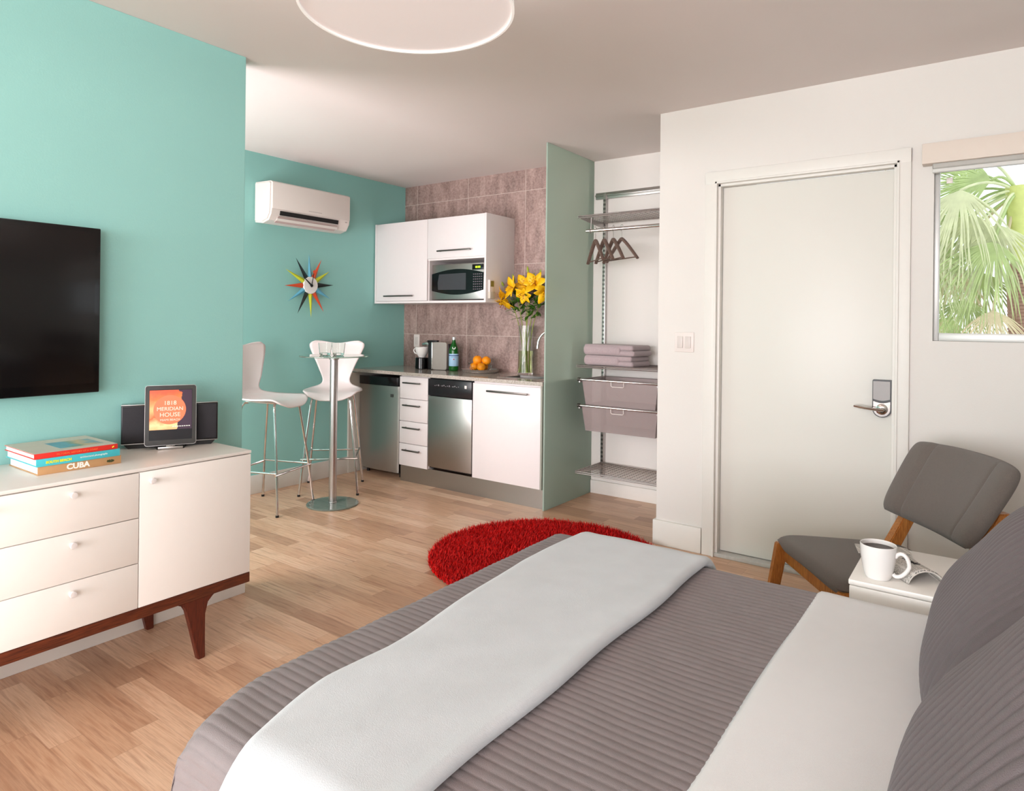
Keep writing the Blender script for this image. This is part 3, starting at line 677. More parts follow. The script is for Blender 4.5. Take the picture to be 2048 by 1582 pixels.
# ------------------------------------------------------------------ closet
def wire_grid(x0, x1, y0, y1, z, parent, ny=13, nx=22):
    bm = B()
    for k in range(ny): tube(bm, [(x0, y0+(y1-y0)*k/(ny-1), z), (x1, y0+(y1-y0)*k/(ny-1), z)], .0018, 5)
    for k in range(nx): tube(bm, [(x0+(x1-x0)*k/(nx-1), y0, z-.003), (x0+(x1-x0)*k/(nx-1), y1, z-.003)], .0018, 5)
    for y in (y0, y1): tube(bm, [(x0, y, z), (x1, y, z)], .004, 8)
    tube(bm, [(x0, y0, z-.012), (x1, y0, z-.012)], .004, 8); tube(bm, [(x0, y0, z), (x0, y1, z)], .0035, 8)
    return obj('wire_deck', bm, wire_m, parent)
wire_m = mat('silver_wire', (168, 160, 158), .35, .9, var=0)
SXL, SXR = -2.40, -1.63
def bracket(parent, x, z, y0=4.13, y1=4.52, h=.05):
    bm = B(); prism(bm, [(y0, z-.004), (y1, z-.004), (y1, z-h), (y0+.02, z-.016)], x-.002, x+.002, 'YZ'); return obj('bracket', bm, alu, parent)
std = thing('shelf_rail', 'silver slotted upright and top rail on the closet wall', 'shelving rail', (0, 0, 0))
bm = B(); box(bm, -2.478, XW-.001, 4.518, YC-.001, 2.262, 2.312, .003); box(bm, -2.478, XW-.001, 4.508, 4.52, 2.282, 2.296, .003); obj('top_rail', bm, steel, std)
bm = B(); box(bm, -2.405, -2.380, 4.505, YC-.001, .14, 2.30, .002); up1 = obj('upright', bm, alu, std)
bm = B()
for k in range(66):
    for x in (-2.398, -2.388): box(bm, x-.0025, x+.0025, 4.5035, 4.5055, .16+k*.032, .176+k*.032)
o = obj('slots', bm, gap_m, up1)
bm = B(); box(bm, -1.70, -1.675, 4.505, YC-.001, .14, 2.30, .002); obj('upright', bm, alu, std)
def shelf(name, label, z, rod=False):
    t = thing(name, label, 'shelf', (0, 0, 0))
    wire_grid(SXL, SXR, 4.12, 4.50, z, t)
    for x in (SXL+.008, -1.69): bracket(t, x, z)
    return t
shelf('wire_shelf', 'highest wire shelf in the closet, above the hangers', 2.075)
shelf('wire_shelf', 'wire shelf in the closet carrying the folded towels', 1.008)
shelf('wire_shelf', 'lowest wire shelf in the closet, close to the floor', .25)
rod = thing('clothes_rod', 'silver closet rod holding four clothes hangers', 'clothes rod', (0, 0, 0))
bm = B(); tube(bm, [(-2.335, 4.13, 1.965), (XW-.005, 4.13, 1.965)], .013, 16); obj('rod_tube', bm, chrome, rod)
for x in (-2.30, -1.70):
    bm = B(); tube(bm, [(x, 4.13, 1.976), (x, 4.135, 2.063)], .004, 8); tube(bm, [(x, 4.145, 1.952)]+[(x, 4.13+.017*cos(a_), 1.965+.017*sin(a_)) for a_ in (-.6, -1.5, -2.4, -3.2, -3.9)], .003, 6); obj('hook', bm, alu, rod)
hang_m = wood_mat('grey_brown_wood', (84, 66, 58), (124, 100, 88), (3, 30, 30), .5)
def hanger(label, x, rz):
    t = thing('clothes_hanger', label, 'hanger', (x, 4.13, 1.98), rz, 'wooden hangers on the closet rod')
    bm = B(); tube(bm, [(0, -.012, -.002)]+[(0, .0+.014*cos(a_), .0-.002+.014*sin(a_)) for a_ in [pi*.95-k*pi*.9/6 for k in range(7)]]+[(0, .012, -.02), (0, 0, -.045), (0, 0, -.09)], .0018, 8); obj('hook', bm, chrome, t)
    bm = B(); W_, n = .188, 10
    for s in (-1, 1):
        P = [(0, s*W_*(k/n), -.085-.150*(k/n)**1.15) for k in range(n+1)]
        tube(bm, P, [.0155-.003*k/n for k in range(n+1)], 10, flat=.62)
    obj('shoulders', bm, hang_m, t)
    bm = B(); tube(bm, [(0, -.172, -.226), (0, .172, -.226)], .0045, 8); obj('bar', bm, hang_m, t)
# bar runs roughly across the rod
hanger('brown wooden hanger at the left end of the closet rod', -2.262, rad(45))
hanger('brown wooden hanger overlapping the closet upright, second on the rod', -2.193, rad(46))
hanger('brown wooden hanger just right of the closet upright', -2.122, rad(48))
hanger('brown wooden hanger turned widest to the room, rightmost on the rod', -2.058, rad(60))
def mesh_mat():
    m = bpy.data.materials.new('silver_mesh'); m.use_nodes = True; T = NT(m); b = T.n['Principled BSDF']
    b.inputs['Base Color'].default_value = srgb((166, 150, 148)); b.inputs['Metallic'].default_value = .5; b.inputs['Roughness'].default_value = .5
    x, y, z = T.sep(T.obj()); k = 2*pi/.006
    g = T.math('MULTIPLY', T.math('SINE', T.math('MULTIPLY', T.math('ADD', T.math('ADD', x, y), z), k)), T.math('SINE', T.math('MULTIPLY', T.math('SUBTRACT', T.math('ADD', x, y), z), k)))
    T.put(b, 'Alpha', T.math('ADD', T.math('MULTIPLY', T.math('GREATER_THAN', g, -.1), .4), .45))
    return m
mesh_m = mesh_mat()
def basket(label, z):
    t = thing('mesh_drawer', label, 'closet drawer', (-2.075, 4.12, z), 0, 'mesh drawers in the closet')
    bm = B(); R = [[bm.verts.new((cx*s, .02+(.36 if cy else 0)+(-.0 if not cy else 0)+(.015*(1 if not cy else -1))*(0 if zz > -.1 else 1), zz)) for cx, cy in ((-1, 0), (1, 0), (1, 1), (-1, 1))] for s, zz in ((.29, 0), (.265, -.178))]
    for k in range(4): bm.faces.new((R[0][k], R[0][(k+1) % 4], R[1][(k+1) % 4], R[1][k]))
    bm.faces.new(R[1]); obj('mesh_bin', bm, mesh_m, t, smooth=0)
    bm = B(); tube(bm, [(-.305, .012, 0), (.305, .012, 0)], .008, 12); obj('front_rail', bm, chrome, t)
    bm = B()
    for s in (-1, 1): tube(bm, [(s*.297, .01, 0), (s*.297, .39, 0)], .005, 8)
    tube(bm, [(-.297, .385, 0), (.297, .385, 0)], .004, 8); obj('rim', bm, wire_m, t)
    bm = B()
    for s in (-1, 1): lathe(bm, [(0, -.012), (.012, -.01), (.013, .008), (0, .012)], (s*.308, .012, 0), 12, 'X')
    obj('end_caps', bm, darksteel, t)
    bm = B(); tube(bm, [(-.05, .004, -.006), (-.05, .006, -.032), (-.042, .007, -.038), (.038, .007, -.038), (.046, .006, -.032), (.046, .004, -.006)], .0025, 8); obj('handle', bm, plast, t)
    bm = B(); prism(bm, [(-.3, -.005), (-.3, .36), (-.292, .36), (-.292, -.005)], -.02, -.01, 'XY'); prism(bm, [(.3, -.005), (.3, .36), (.292, .36), (.292, -.005)], -.02, -.01, 'XY'); obj('runner', bm, alu, t)
basket('silver mesh drawer right under the towel shelf, the upper of two', .908)
basket('silver mesh drawer under another mesh drawer, the lower of two', .722)
towel_m = mat('mauve_terry', (178, 160, 162), .95, var=.08, vscale=90, bump=1., bscale=500, sheen=.3)
def towel(label, x0, x1, z, h):
    t = thing('folded_towel', label, 'towel', ((x0+x1)/2, 4.30, z), 0, 'folded towels on the closet shelf'); L = (x1-x0)/2
    # folded layers: front roll plus layered right end
    for k in range(2):
        zz = h*(k+.5)/2; hh = h/4*1.02; bm = B()
        box(bm, -L, L-.01*k, -.15, .15, zz-hh, zz+hh, hh*.92, 5)
        for v in bm.verts: v.co += Vector((0, 0, .0025*sin(v.co.x*23+k)+.002*sin(v.co.y*31)))
        obj('towel_fold', bm, towel_m, t, smooth=180)
    bm = B(); box(bm, -L-.006, L-.10, -.158, .14, .002, h-.002, h*.36, 5); obj('outer_fold', bm, towel_m, t, smooth=180)
towel('mauve towel folded thick, lying on the wire closet shelf', -2.355, -1.975, 1.011, .072); towel('mauve towel folded on top of another towel in the closet', -2.36, -1.965, 1.084, .076)

# ------------------------------------------------------------------ television
tv = thing('television', 'flat black television mounted on the teal partition wall', 'television', (XL, .60, 1.34))
bm = B(); box(bm, .025, .06, -.562, .566, -.322, .320, .004); obj('casing', bm, blackg, tv)
bm = B(); box(bm, .0598, .0612, -.540, .545, -.285, .302, .0005); obj('screen', bm, mat('black_screen', (14, 12, 13), .16, var=0), tv)
bm = B(); box(bm, 0, .026, -.2, .2, -.15, .15); obj('wall_mount', bm, black, tv)

# ------------------------------------------------------------------ sideboard
Y0, Y1, XF = .27, 1.58, -2.45
sb = thing('sideboard', 'low white sideboard with drawers on a dark walnut leg frame', 'sideboard', (XL+.01, Y0, 0))
D = XF-(XL+.01); Lb = Y1-Y0
bm = B(); box(bm, 0, D-.018, 0, Lb, .276, .761, .001); obj('body', bm, sb_white, sb, smooth=0)
bm = B(); box(bm, 0, D, -.001, Lb+.001, .7625, .775, .002); obj('top', bm, sb_white, sb)
GD = .004
for a, b in ((0.0, .4405), (.8705, Lb)):
    bm = B(); box(bm, D-.0175, D, a+.0015, b-.0015, .278, .7595, .001); dr = obj('door', bm, sb_white, sb)
    yk = (.908 if a > .1 else .40)
    bm = B(); lathe(bm, [(.005, 0), (.005, .010), (.010, .014), (.0115, .022), (.0095, .027), (0, .028)], (D, yk, .727), 16, 'X'); obj('knob', bm, mat('pale_knob', (222, 216, 212), .3, var=0), dr)
for k in range(3):
    z0 = .278+k*.1612; bm = B(); box(bm, D-.0175, D, .442, .869, z0, z0+.1585, .001); dr = obj('drawer_front', bm, sb_white, sb)
    bm = B(); lathe(bm, [(.005, 0), (.005, .010), (.010, .014), (.0115, .022), (.0095, .027), (0, .028)], (D, .655, (.402, .562, .727)[k]), 16, 'X'); obj('knob', bm, mat('pale_knob', (222, 216, 212), .3, var=0), dr)
bm = B(); box(bm, D-.03, D-.001, .0, Lb, .236, .2755, .002); box(bm, .005, .03, 0, Lb, .236, .2755, .002); box(bm, .03, D-.03, Lb-.025, Lb, .236, .2755, .002); box(bm, .03, D-.03, 0, .025, .236, .2755, .002); obj('base_frame', bm, walnut, sb)
def sleg(y, flip, front):
    # shaped leg: flares into the rail, tapers to the foot, slightly raked
    s = -1 if flip else 1
    P = [(-.075, .238), (-.045, .225), (-.035, .200), (.012, .0), (.040, .0), (.034, .17), (.045, .215), (.080, .238)]
    P = [(y+s*p[0], p[1]) for p in P]
    bm = B(); x1 = D-.003 if front else .034; prism(bm, P, x1-.026, x1, 'YZ')
    bmesh.ops.bevel(bm, geom=bm.edges[:], offset=.003, segments=2, affect='EDGES'); return obj('leg', bm, walnut_v, sb)
for y, fl in ((1.085, False), (Lb-1.085, True)):
    for fr_ in (True, False): sleg(y, fl, fr_)

# books
def book(label, x0, x1, y0, y1, z0, z1, cover, rz=0.):
    t = thing('book', label, 'book', ((x0+x1)/2, (y0+y1)/2, z0), rz, 'books stacked on the sideboard')
    w_, d_, h_ = (x1-x0)/2, (y1-y0)/2, z1-z0
    bm = B(); box(bm, -w_, w_, -d_, d_, 0, .0025, .0008); box(bm, -w_, w_, -d_, d_, h_-.0025, h_, .0008); box(bm, w_-.003, w_+.001, -d_, d_, 0, h_, .001)
    c = obj('cover', bm, cover, t)
    bm = B(); box(bm, -w_+.004, w_-.003, -d_+.004, d_-.004, .0025, h_-.0025)
    obj('pages', bm, mat('book_pages', (226, 232, 228), .8, var=.1, vscale=30, stretch=(1, 1, 60)), t)
    return t, c, w_, d_, h_
ZS = .7753
RX = (rad(90), 0, rad(90))
t, c, w_, d_, h_ = book('thick tan book lettered CUBA at the bottom of the stack', -2.86, -2.596, .878, 1.142, ZS, ZS+.029, mat('tan_cover', (190, 146, 100), .55, var=.06))
wt = mat('white_print', (240, 236, 226), .6, var=0)
text('spine_lettering', 'CUBA', .026, wt, c, (w_+.0013, -.01, h_/2), RX, offset=.0010, sx=1.05)
bm = B()
for k in range(14):
    a = k*2.4; tube(bm, [(w_+.001, .095, h_/2-.003), (w_+.0014, .095+.012*cos(a), h_/2-.002+.005*sin(a)+.002)], .0018, 5)
obj('spine_emblem', bm, mat('dark_green_print', (60, 66, 30), .6, var=0), c)
z = ZS+.0293
t, c, w_, d_, h_ = book('turquoise spined book in the middle of the stack', -2.87, -2.592, .872, 1.136, z, z+.026, mat('turquoise_cover', (70, 186, 196), .5, var=.05))
text('spine_lettering', 'SOUTH BEACH', .0115, mat('yellow_print', (226, 226, 40), .6, var=0), c, (w_+.0013, -.065, h_/2-.001), RX, offset=.0007)
text('spine_subtitle', 'architectural photographs', .0085, wt, c, (w_+.0013, .045, h_/2+.001), RX)
z += .0263
t, c, w_, d_, h_ = book('red spined book with a seascape cover on top of the stack', -2.865, -2.592, .866, 1.128, z, z+.018, mat('red_cover', (214, 44, 34), .5, var=.03))
bm = B(); box(bm, -w_, w_-.004, -d_, d_, h_, h_+.0006); jk = obj('cover_face', bm, mat('pale_cover', (206, 206, 190), .5, var=.05, vscale=12), t)
def pic_mat():
    m = bpy.data.materials.new('seascape_print'); m.use_nodes = True; T = NT(m); b = T.n['Principled BSDF']
    f = T.noise(T.obj(), 14., 3.); x, y, z_ = T.sep(T.obj()); g = T.math('ADD', T.math('MULTIPLY', y, 5.), T.math('MULTIPLY', f, .9))
    T.l.new(T.ramp(g, [(.0, (40, 110, 140)), (.45, (80, 156, 176)), (.6, (110, 140, 110)), (.8, (206, 176, 120)), (1., (110, 150, 160))]), b.inputs['Base Color'])
    b.inputs['Roughness'].default_value = .3; return m
bm = B(); box(bm, -.055, .085, -.035, .105, h_+.0006, h_+.0010); obj('cover_picture', bm, pic_mat(), jk)
text('spine_lettering', 'PICTORIAL HISTORY OF A COAST', .0085, mat('orange_print', (236, 120, 60), .6, var=0), c, (w_+.0013, .0, h_/2), RX)
bm = B(); tube(bm, [(w_+.001, .112, h_/2-.002), (w_+.0014, .118, h_/2+.002)], .002, 6); obj('spine_emblem', bm, mat('yellow_print', (226, 226, 40), .6, var=0), c)

# speaker dock
dn = Vector((.89, -.455, 0)).normalized(); dx_ = Vector((.455, .89, 0)).normalized()
drot = math.atan2(dx_.y, dx_.x)      # local x along the dock, local -y towards the room
dk = thing('speaker_dock', 'black speaker dock standing behind the tablet on the sideboard', 'speaker dock', (-2.775, 1.415, ZS), drot)
grille = mat('black_grille', (40, 38, 42), .75, var=.15, vscale=300, bump=.6, bscale=900)
for s in (-1, 1):
    bm = B(); box(bm, min(s*.05, s*.18), max(s*.05, s*.18), 0, .05, .018, .178, .005, 3); sp = obj('speaker_box', bm, black, dk)
    bm = B(); box(bm, min(s*.052, s*.175), max(s*.052, s*.175), -.003, .001, .026, .172, .002); obj('grille', bm, grille, sp)
    bm = B(); box(bm, min(s*.05, s*.18), max(s*.05, s*.18), -.001, .051, .177, .180, .001); obj('silver_edge', bm, alu, sp)
    bm = B(); box(bm, min(s*.05, s*.18), max(s*.05, s*.18), -.002, .0, .0175, .0205, .001); obj('silver_edge', bm, alu, sp)
bm = B(); box(bm, -.055, .055, .002, .048, .018, .18, .003); obj('centre_box', bm, black, dk)
bm = B(); prism(bm, [(-.155, 0), (.155, 0), (.172, .018), (-.172, .018)], .002, .05, 'XZ'); obj('foot', bm, black, dk)
bm = B(); prism(bm, [(-.06, .004), (.06, .004), (.05, -.058), (.045, -.062), (-.045, -.062), (-.05, -.058)], .0, .011, 'XY'); cr_ = obj('cradle', bm, blackg, dk)
bm = B(); box(bm, -.046, .046, -.0635, -.061, .001, .010, .001); obj('cradle_edge', bm, alu, cr_)
text('maker_lettering', 'SONY', .012, wt, cr_, (0, -.056, .0115), (rad(10), 0, 0), offset=.0005)
# tablet
tl = thing('tablet', 'upright tablet showing an orange 1818 Meridian House picture on the dock', 'tablet', Vector((-2.775, 1.415, ZS+.0135))+dn*.046, drot)
TI = rad(-7)
tp = Matrix.Rotation(TI, 4, 'X')
tw, th = .190, .246
def tput(o): o.matrix_local = Matrix.Translation((0, 0, 0)) @ tp; return o
bm = B(); prism(bm, rrect(tw, th, .011, 6, 0, th/2), 0, .009, 'XZ'); tput(obj('tablet_body', bm, alu, tl))
bm = B(); prism(bm, rrect(tw-.002, th-.002, .010, 6, 0, th/2), -.0008, 0, 'XZ'); tput(obj('bezel', bm, mat('dark_bezel', (46, 44, 42), .25, var=0), tl))
sw_, sh_ = .158, .206; s0 = .022
bm = B(); box(bm, -sw_/2, sw_/2, -.0014, -.0008, s0, s0+sh_); scr = tput(obj('screen', bm, mat('screen_black', (14, 14, 22), .15, var=0, emit=(14, 14, 24), estr=.4), tl))
def art_mat():
    m = bpy.data.materials.new('sunset_picture'); m.use_nodes = True; T = NT(m); b = T.n['Principled BSDF']
    P = T.obj(); x, y, z_ = T.sep(P); f = T.noise(P, 22., 4., .6)
    hz = T.math('ADD', T.math('MULTIPLY', T.math('SUBTRACT', z_, .07), 5.5), T.math('MULTIPLY', f, .35))
    c = T.ramp(hz, [(.05, (236, 150, 96)), (.25, (244, 196, 140)), (.4, (224, 92, 50)), (.6, (244, 170, 110)), (.85, (236, 110, 60)), (1., (214, 84, 56))])
    d = T.math('ADD', T.math('MULTIPLY', x, 13.), T.math('ADD', T.math('MULTIPLY', f, 1.3), T.math('MULTIPLY', T.math('ABSOLUTE', T.math('SUBTRACT', z_, .15)), 3.)))
    k = T.math('GREATER_THAN', d, 1.22)
    c = T.mix(k, c, srgb((52, 34, 52))); T.l.new(c, b.inputs['Base Color']); T.l.new(c, b.inputs['Emission Color']); b.inputs['Emission Strength'].default_value = .35
    b.inputs['Roughness'].default_value = .2; return m
bm = B(); box(bm, -sw_/2+.001, sw_/2-.001, -.0018, -.0014, s0+.042, s0+sh_-.002); obj('picture', bm, art_mat(), scr)
sun = mat('coral_disc', (236, 112, 74), .3, var=.02, emit=(236, 108, 70), estr=.3)
bm = B(); lathe(bm, [(0, -.0022), (.060, -.0022), (.060, -.0018), (0, -.0018)], (-.004, 0, .145), 40, 'Y'); obj('picture_disc', bm, sun, scr)
pk = mat('pale_pink_print', (252, 200, 180), .4, var=0, emit=(252, 200, 180), estr=.4)
for s_, z_, sz in (('1818', .172, .024), ('MERIDIAN', .148, .0215), ('HOUSE', .124, .024), ('MIAMI BEACH', .103, .012)):
    text('picture_lettering', s_, sz, pk, scr, (-.003, -.0024, z_), (rad(90), 0, 0), extrude=.0002)
bm = B()
for k in range(8): box(bm, .006+k*.0085, .012+k*.0085, -.0022, -.0018, .0745, .0775)
obj('picture_caption', bm, wt, scr)

# ------------------------------------------------------------------ pendant lamp
pl = thing('pendant_lamp', 'large white drum lampshade hanging from the ceiling', 'ceiling lamp', (-1.436, 1.432, 2.25))
lsh = mat('lamp_fabric', (240, 238, 234), .8, var=.02, vscale=200, emit=(255, 250, 245), estr=.12)
bm = B(); lathe(bm, [(.3225, .0), (.3225, .20), (.3205, .20), (.3205, .0)], n=96, loop=True); obj('drum_shade', bm, lsh, pl)
bm = B(); lathe(bm, [(.3235, -.002), (.3235, .010), (.319, .010), (.316, -.002)], n=96, loop=True); obj('lower_rim', bm, mat('lamp_rim', (244, 243, 240), .6, var=0, emit=(255, 250, 245), estr=.30), pl)
bm = B(); lathe(bm, [(0, .006), (.3195, .006), (.3195, .009), (0, .009)], n=96); obj('diffuser', bm, mat('lamp_diffuser', (232, 224, 222), .6, var=0, emit=(255, 244, 242), estr=.22), pl)
bm = B(); lathe(bm, [(.008, .12), (.008, .30), (.06, .30), (.06, .3145), (0, .3145)], n=24); obj('stem', bm, alu, pl)

# ------------------------------------------------------------------ rug
rug = thing('round_rug', 'round shaggy red rug on the wood floor behind the bed', 'rug', (-1.99, 3.10, 0))
bm = B(); lathe(bm, [(0, .001), (.63, .001), (.635, .006), (.62, .012), (0, .012)], n=72); obj('rug_backing', bm, mat('rug_backing_red', (96, 6, 8), .95, var=.1), rug)
def rug_mat():
    m = bpy.data.materials.new('red_pile'); m.use_nodes = True; T = NT(m); b = T.n['Principled BSDF']
    f = T.noise(T.obj(), 90., 2., .6)
    T.l.new(T.ramp(f, [(.3, (130, 0, 4)), (.5, (200, 6, 8)), (.75, (240, 30, 14))]), b.inputs['Base Color']); b.inputs['Roughness'].default_value = .6
    b.inputs['Specular IOR Level'].default_value = .25; return m
vs_, fs_ = [], []
rr = random.Random(3)
for k in range(46000):
    r_ = .645*math.sqrt(rr.random()); a = rr.random()*2*pi; x, y = r_*cos(a), r_*sin(a)
    ta = rr.random()*2*pi; ln = rr.uniform(.008, .026); hh = rr.uniform(.026, .046); wd = rr.uniform(.0015, .0026)
    wa = ta+pi/2+rr.uniform(-.5, .5); wx, wy = wd*cos(wa), wd*sin(wa); i = len(vs_)
    x2, y2 = x+ln*cos(ta), y+ln*sin(ta); xm, ym = x+ln*.3*cos(ta), y+ln*.3*sin(ta)
    vs_ += [(x-wx, y-wy, .008), (x+wx, y+wy, .008), (xm+wx, ym+wy, hh*.65), (xm-wx, ym-wy, hh*.65), (x2, y2, hh)]
    fs_ += [(i, i+1, i+2, i+3), (i+3, i+2, i+4)]
me = bpy.data.meshes.new('pile'); me.from_pydata(vs_, [], fs_); o = link('pile', me, rug_mat(), rug); o['kind'] = 'stuff'

# ------------------------------------------------------------------ bed
BX0, BX1, BY0, BY1, BZ = -1.222, .595, .615, 1.965, .585
bed = thing('bed', 'low full-size bed under a grey quilt, foot towards the sideboard', 'bed', ((BX0+BX1)/2, (BY0+BY1)/2, 0))
hx, hy = (BX1-BX0)/2-.03, (BY1-BY0)/2-.03
bm = B(); box(bm, -hx, hx, -hy, hy, .30, BZ-.02, .04, 4); obj('mattress', bm, mat('mattress_white', (226, 224, 220), .9), bed)
bm = B(); box(bm, -hx+.01, hx, -hy+.01, hy-.01, .09, .298, .01); obj('box_base', bm, mat('base_grey', (90, 84, 82), .9), bed)
for sx in (-1, 1):
    for sy in (-1, 1):
        bm = B(); box(bm, sx*(hx-.1)-.03, sx*(hx-.1)+.03, sy*(hy-.1)-.03, sy*(hy-.1)+.03, 0, .09, .004); obj('leg', bm, walnut_v, bed)
def drape1(s, lo, hi, r, off):
    """s = arc length coordinate; returns pos, drop, normal(h, v)"""
    lo2, hi2 = lo+r, hi-r; q = pi/2*r
    if s < lo2:
        t = lo2-s
        if t < q: a = t/r; return lo2-r*sin(a), r*(1-cos(a)), -sin(a), cos(a)
        return lo, r+t-q, -1, 0
    if s > hi2:
        t = s-hi2
        if t < q: a = t/r; return hi2+r*sin(a), r*(1-cos(a)), sin(a), cos(a)
        return hi, r+t-q, 1, 0
    return s, 0, 0, 1
def bump(v, p=.0215, h=.0026):
    return h*(abs(sin(pi*v/p))**.4)
def cloth(x_lo, x_hi, lift, drop_lo, drop_hi, drop_x, nu, nv, bumpf, r=.055, jitter=0., hemw=0.):
    bm = B(); Y0_, Y1_ = BY0-lift*.9, BY1+lift*.9; X0_ = BX0-lift*.9
    q = pi/2*r
    slo = Y0_+r-q-drop_lo if drop_lo else Y0_+.01; shi = Y1_-r+q+drop_hi
    if drop_x: ulo = X0_+r-q-drop_x
    else: ulo = x_lo
    def f(a, b):
        s = slo+(shi-slo)*b; u_ = ulo+(x_hi-ulo)*a
        y, dy, ny, nz = drape1(s, Y0_, Y1_, r, 0)
        if drop_x: x, dx, nx, nzx = drape1(u_, X0_, 99, r, 0)
        else: x, dx, nx, nzx = u_, 0, 0, 1
        b_ = bumpf(u_, s)
        z = BZ+lift-max(dy, dx) if max(dy, dx) > r else BZ+lift-min(r, math.hypot(dy, dx))
        wob = jitter*(sin(u_*5+1)*sin(s*4.3)+.6*sin(u_*11+s*7))
        side = max(0, min(1, (max(dy, dx)-r)/.1))
        n = Vector((nx*(1 if dx > 0 else 0), ny, min(nz, nzx))); n = n.normalized() if n.length > 0 else Vector((0, 0, 1))
        p = Vector((x, y, z+wob*(1-side))) + n*b_
        if side > 0:
            wv = .010*sin(u_*9+1.3)*side*min(1, dy*2.5)
            if dy > r: p.y += (ny or -1)*(abs(wv)+.012*side)
            wv = .010*sin(s*8)*side*min(1, dx*2.5)
            if dx > r: p.x -= abs(wv)+.010*side
        if drop_x and p.x < -.95: p.x += .075*min(1, max(0, (.82-s)/.20))**1.5*min(1, (-.95-p.x)/.2)
        p.z = max(p.z, .03)
        return p
    grid(bm, nu, nv, f); return bm
def fabric(name, col, var=.05, sc=60., bmp=.5, bs=900, sheen=.15, rough=.85, stretch=None):
    return mat(name, col, rough, var=var, vscale=sc, bump=bmp, bscale=bs, sheen=sheen, stretch=stretch)
quilt_m = fabric('taupe_quilt', (128, 118, 118), .04, 40, .4, 700, .1, .6)
def qb(u_, s):
    w_ = .004*sin(u_*3.1+s*2)+.002*sin(u_*9.3+s*5)
    return bump(s+w_)+.0012*sin(u_*26+s*11)*sin(s*19)
bm = cloth(0, -.30, .006, .42, .42, .44, 60, 900, qb, jitter=.0015)
q = obj('quilt', bm, quilt_m, smooth=180); solidify(q, .004, -1); tag(q, 'grey-brown channel-stitched quilt covering the bed', 'quilt')
def sbp(u_, s): return .0025*sin(u_*6+s*3)+.0018*sin(s*9-u_*4)
sheet_m = fabric('white_cotton', (226, 226, 226), .015, 20, .25, 1200, .05, .8)
bm = B()
bm.free(); bm = cloth(-.375, .585, .017, .36, .36, 0, 70, 120, sbp, r=.06, jitter=.001)
for v in bm.verts:                                   # rounded turned edge facing the foot
    t = v.co.x+.375
    if t < .02 and v.co.z > .3: v.co.z -= .012*(1-t/.02)**2
sh = obj('white_sheet', bm, sheet_m, smooth=180); solidify(sh, .008, -1); tag(sh, 'smooth white sheet folded down below the grey pillows', 'sheet')
def blanket():
    bm = B(); lift = .016
    def f(a, b):
        # cross-section along x with a rolled edge on the pillow side
        lo, hi = BY0-lift, BY1+lift; r = .06; q = pi/2*r
        s0_, s1_ = lo+r-q-.36, hi-r+q+.10
        s = s0_+(s1_-s0_)*b
        y, dy, ny, nz = drape1(s, lo, hi, r, 0)
        skew = -.03*(s-1.3)/.7*0
        xl = -1.045-.058*min(1, max(0, (s-1.0)/.6))+.003*sin(s*7)+.10*max(0, (.85-s)/.35)**1.3
        xr = -.687+.003*sin(s*5)
        wv = .004*sin(s*13)*1
        if a < .8:
            u_ = a/.8; x = xl+(xr-xl)*u_; h = .004+.010*(1-(1-min(1, u_/.06))**2)+.004*max(0, (u_-.9)/.1); inward = 0
        else:
            t = (a-.8)/.2; an = -pi/2+0; x = xr+.011*sin(t*pi); h = .018*.5*(1+cos(t*pi))
        n = Vector((0, ny, nz if nz else 0)).normalized()
        z = BZ+lift-dy; k = .0015*sin(x*17+s*5)+.001*sin(x*31-s*13)
        p = Vector((x+wv, y, z))+n*(h+k)
        if dy > r: p.y += ny*(.026+.012*abs(sin(x*9)))
        elif dy > 0: p.y += ny*.026*dy/r
        return p
    grid(bm, 70, 150, f); return bm
bl = obj('throw_blanket', blanket(), mat('pale_grey_fleece', (198, 202, 205), .95, var=.05, vscale=14, bump=.25, bscale=500, sheen=.3), smooth=180); solidify(bl, .006, 1)
tag(bl, 'pale grey fleece throw folded across the foot of the bed', 'blanket')
# pillows
def pillow(label, cx, cy, cz, hw, hh, th, lean, rz=0., roll_=0.):
    t = thing('quilted_pillow', label, 'pillow', (cx, cy, cz), rz, 'grey quilted pillows at the head of the bed')
    bm = B(); NU, NV = 330, 60
    def side(sg):
        def f(a, b):
            u_, v_ = 2*a-1, 2*b-1
            prof = max(0, (1-abs(u_)**2.6))**.55*max(0, (1-abs(v_)**2.6))**.55
            e = 1-.05*(u_*u_*v_*v_)
            X = hw*u_*(1-.05*(1-abs(v_)**2)*0-.05*(v_**2)*abs(u_))
            Z = hh*v_*(1-.06*(u_**2)*abs(v_))
            bb_ = .0045*(abs(sin(pi*(X+.010*sin(Z*6+1))/.0215))**.55)*min(1, prof*5)
            ws = .004*sin(u_*5+v_*3)+.004*sin(v_*6-u_*3)
            return Vector((-(th*prof+bb_+ws*prof)*sg, X, Z))
        return f
    for sg in (1, -1): grid(bm, NU, NV, side(sg))
    bmesh.ops.remove_doubles(bm, verts=bm.verts[:], dist=1e-4)
    o = obj('pillow_cover', bm, mat('pillow_taupe', (98, 88, 90), .6, var=.04, vscale=40, bump=.4, bscale=700, sheen=.1), t, smooth=180)
    o.rotation_euler = (roll_, lean, 0); return t
pillow('far grey quilted pillow nearest the nightstand', .10, 1.60, .775, .36, .265, .14, rad(38))
pillow('near grey quilted pillow leaning in front, closest to the viewer', .115, .93, .815, .36, .30, .14, rad(38))

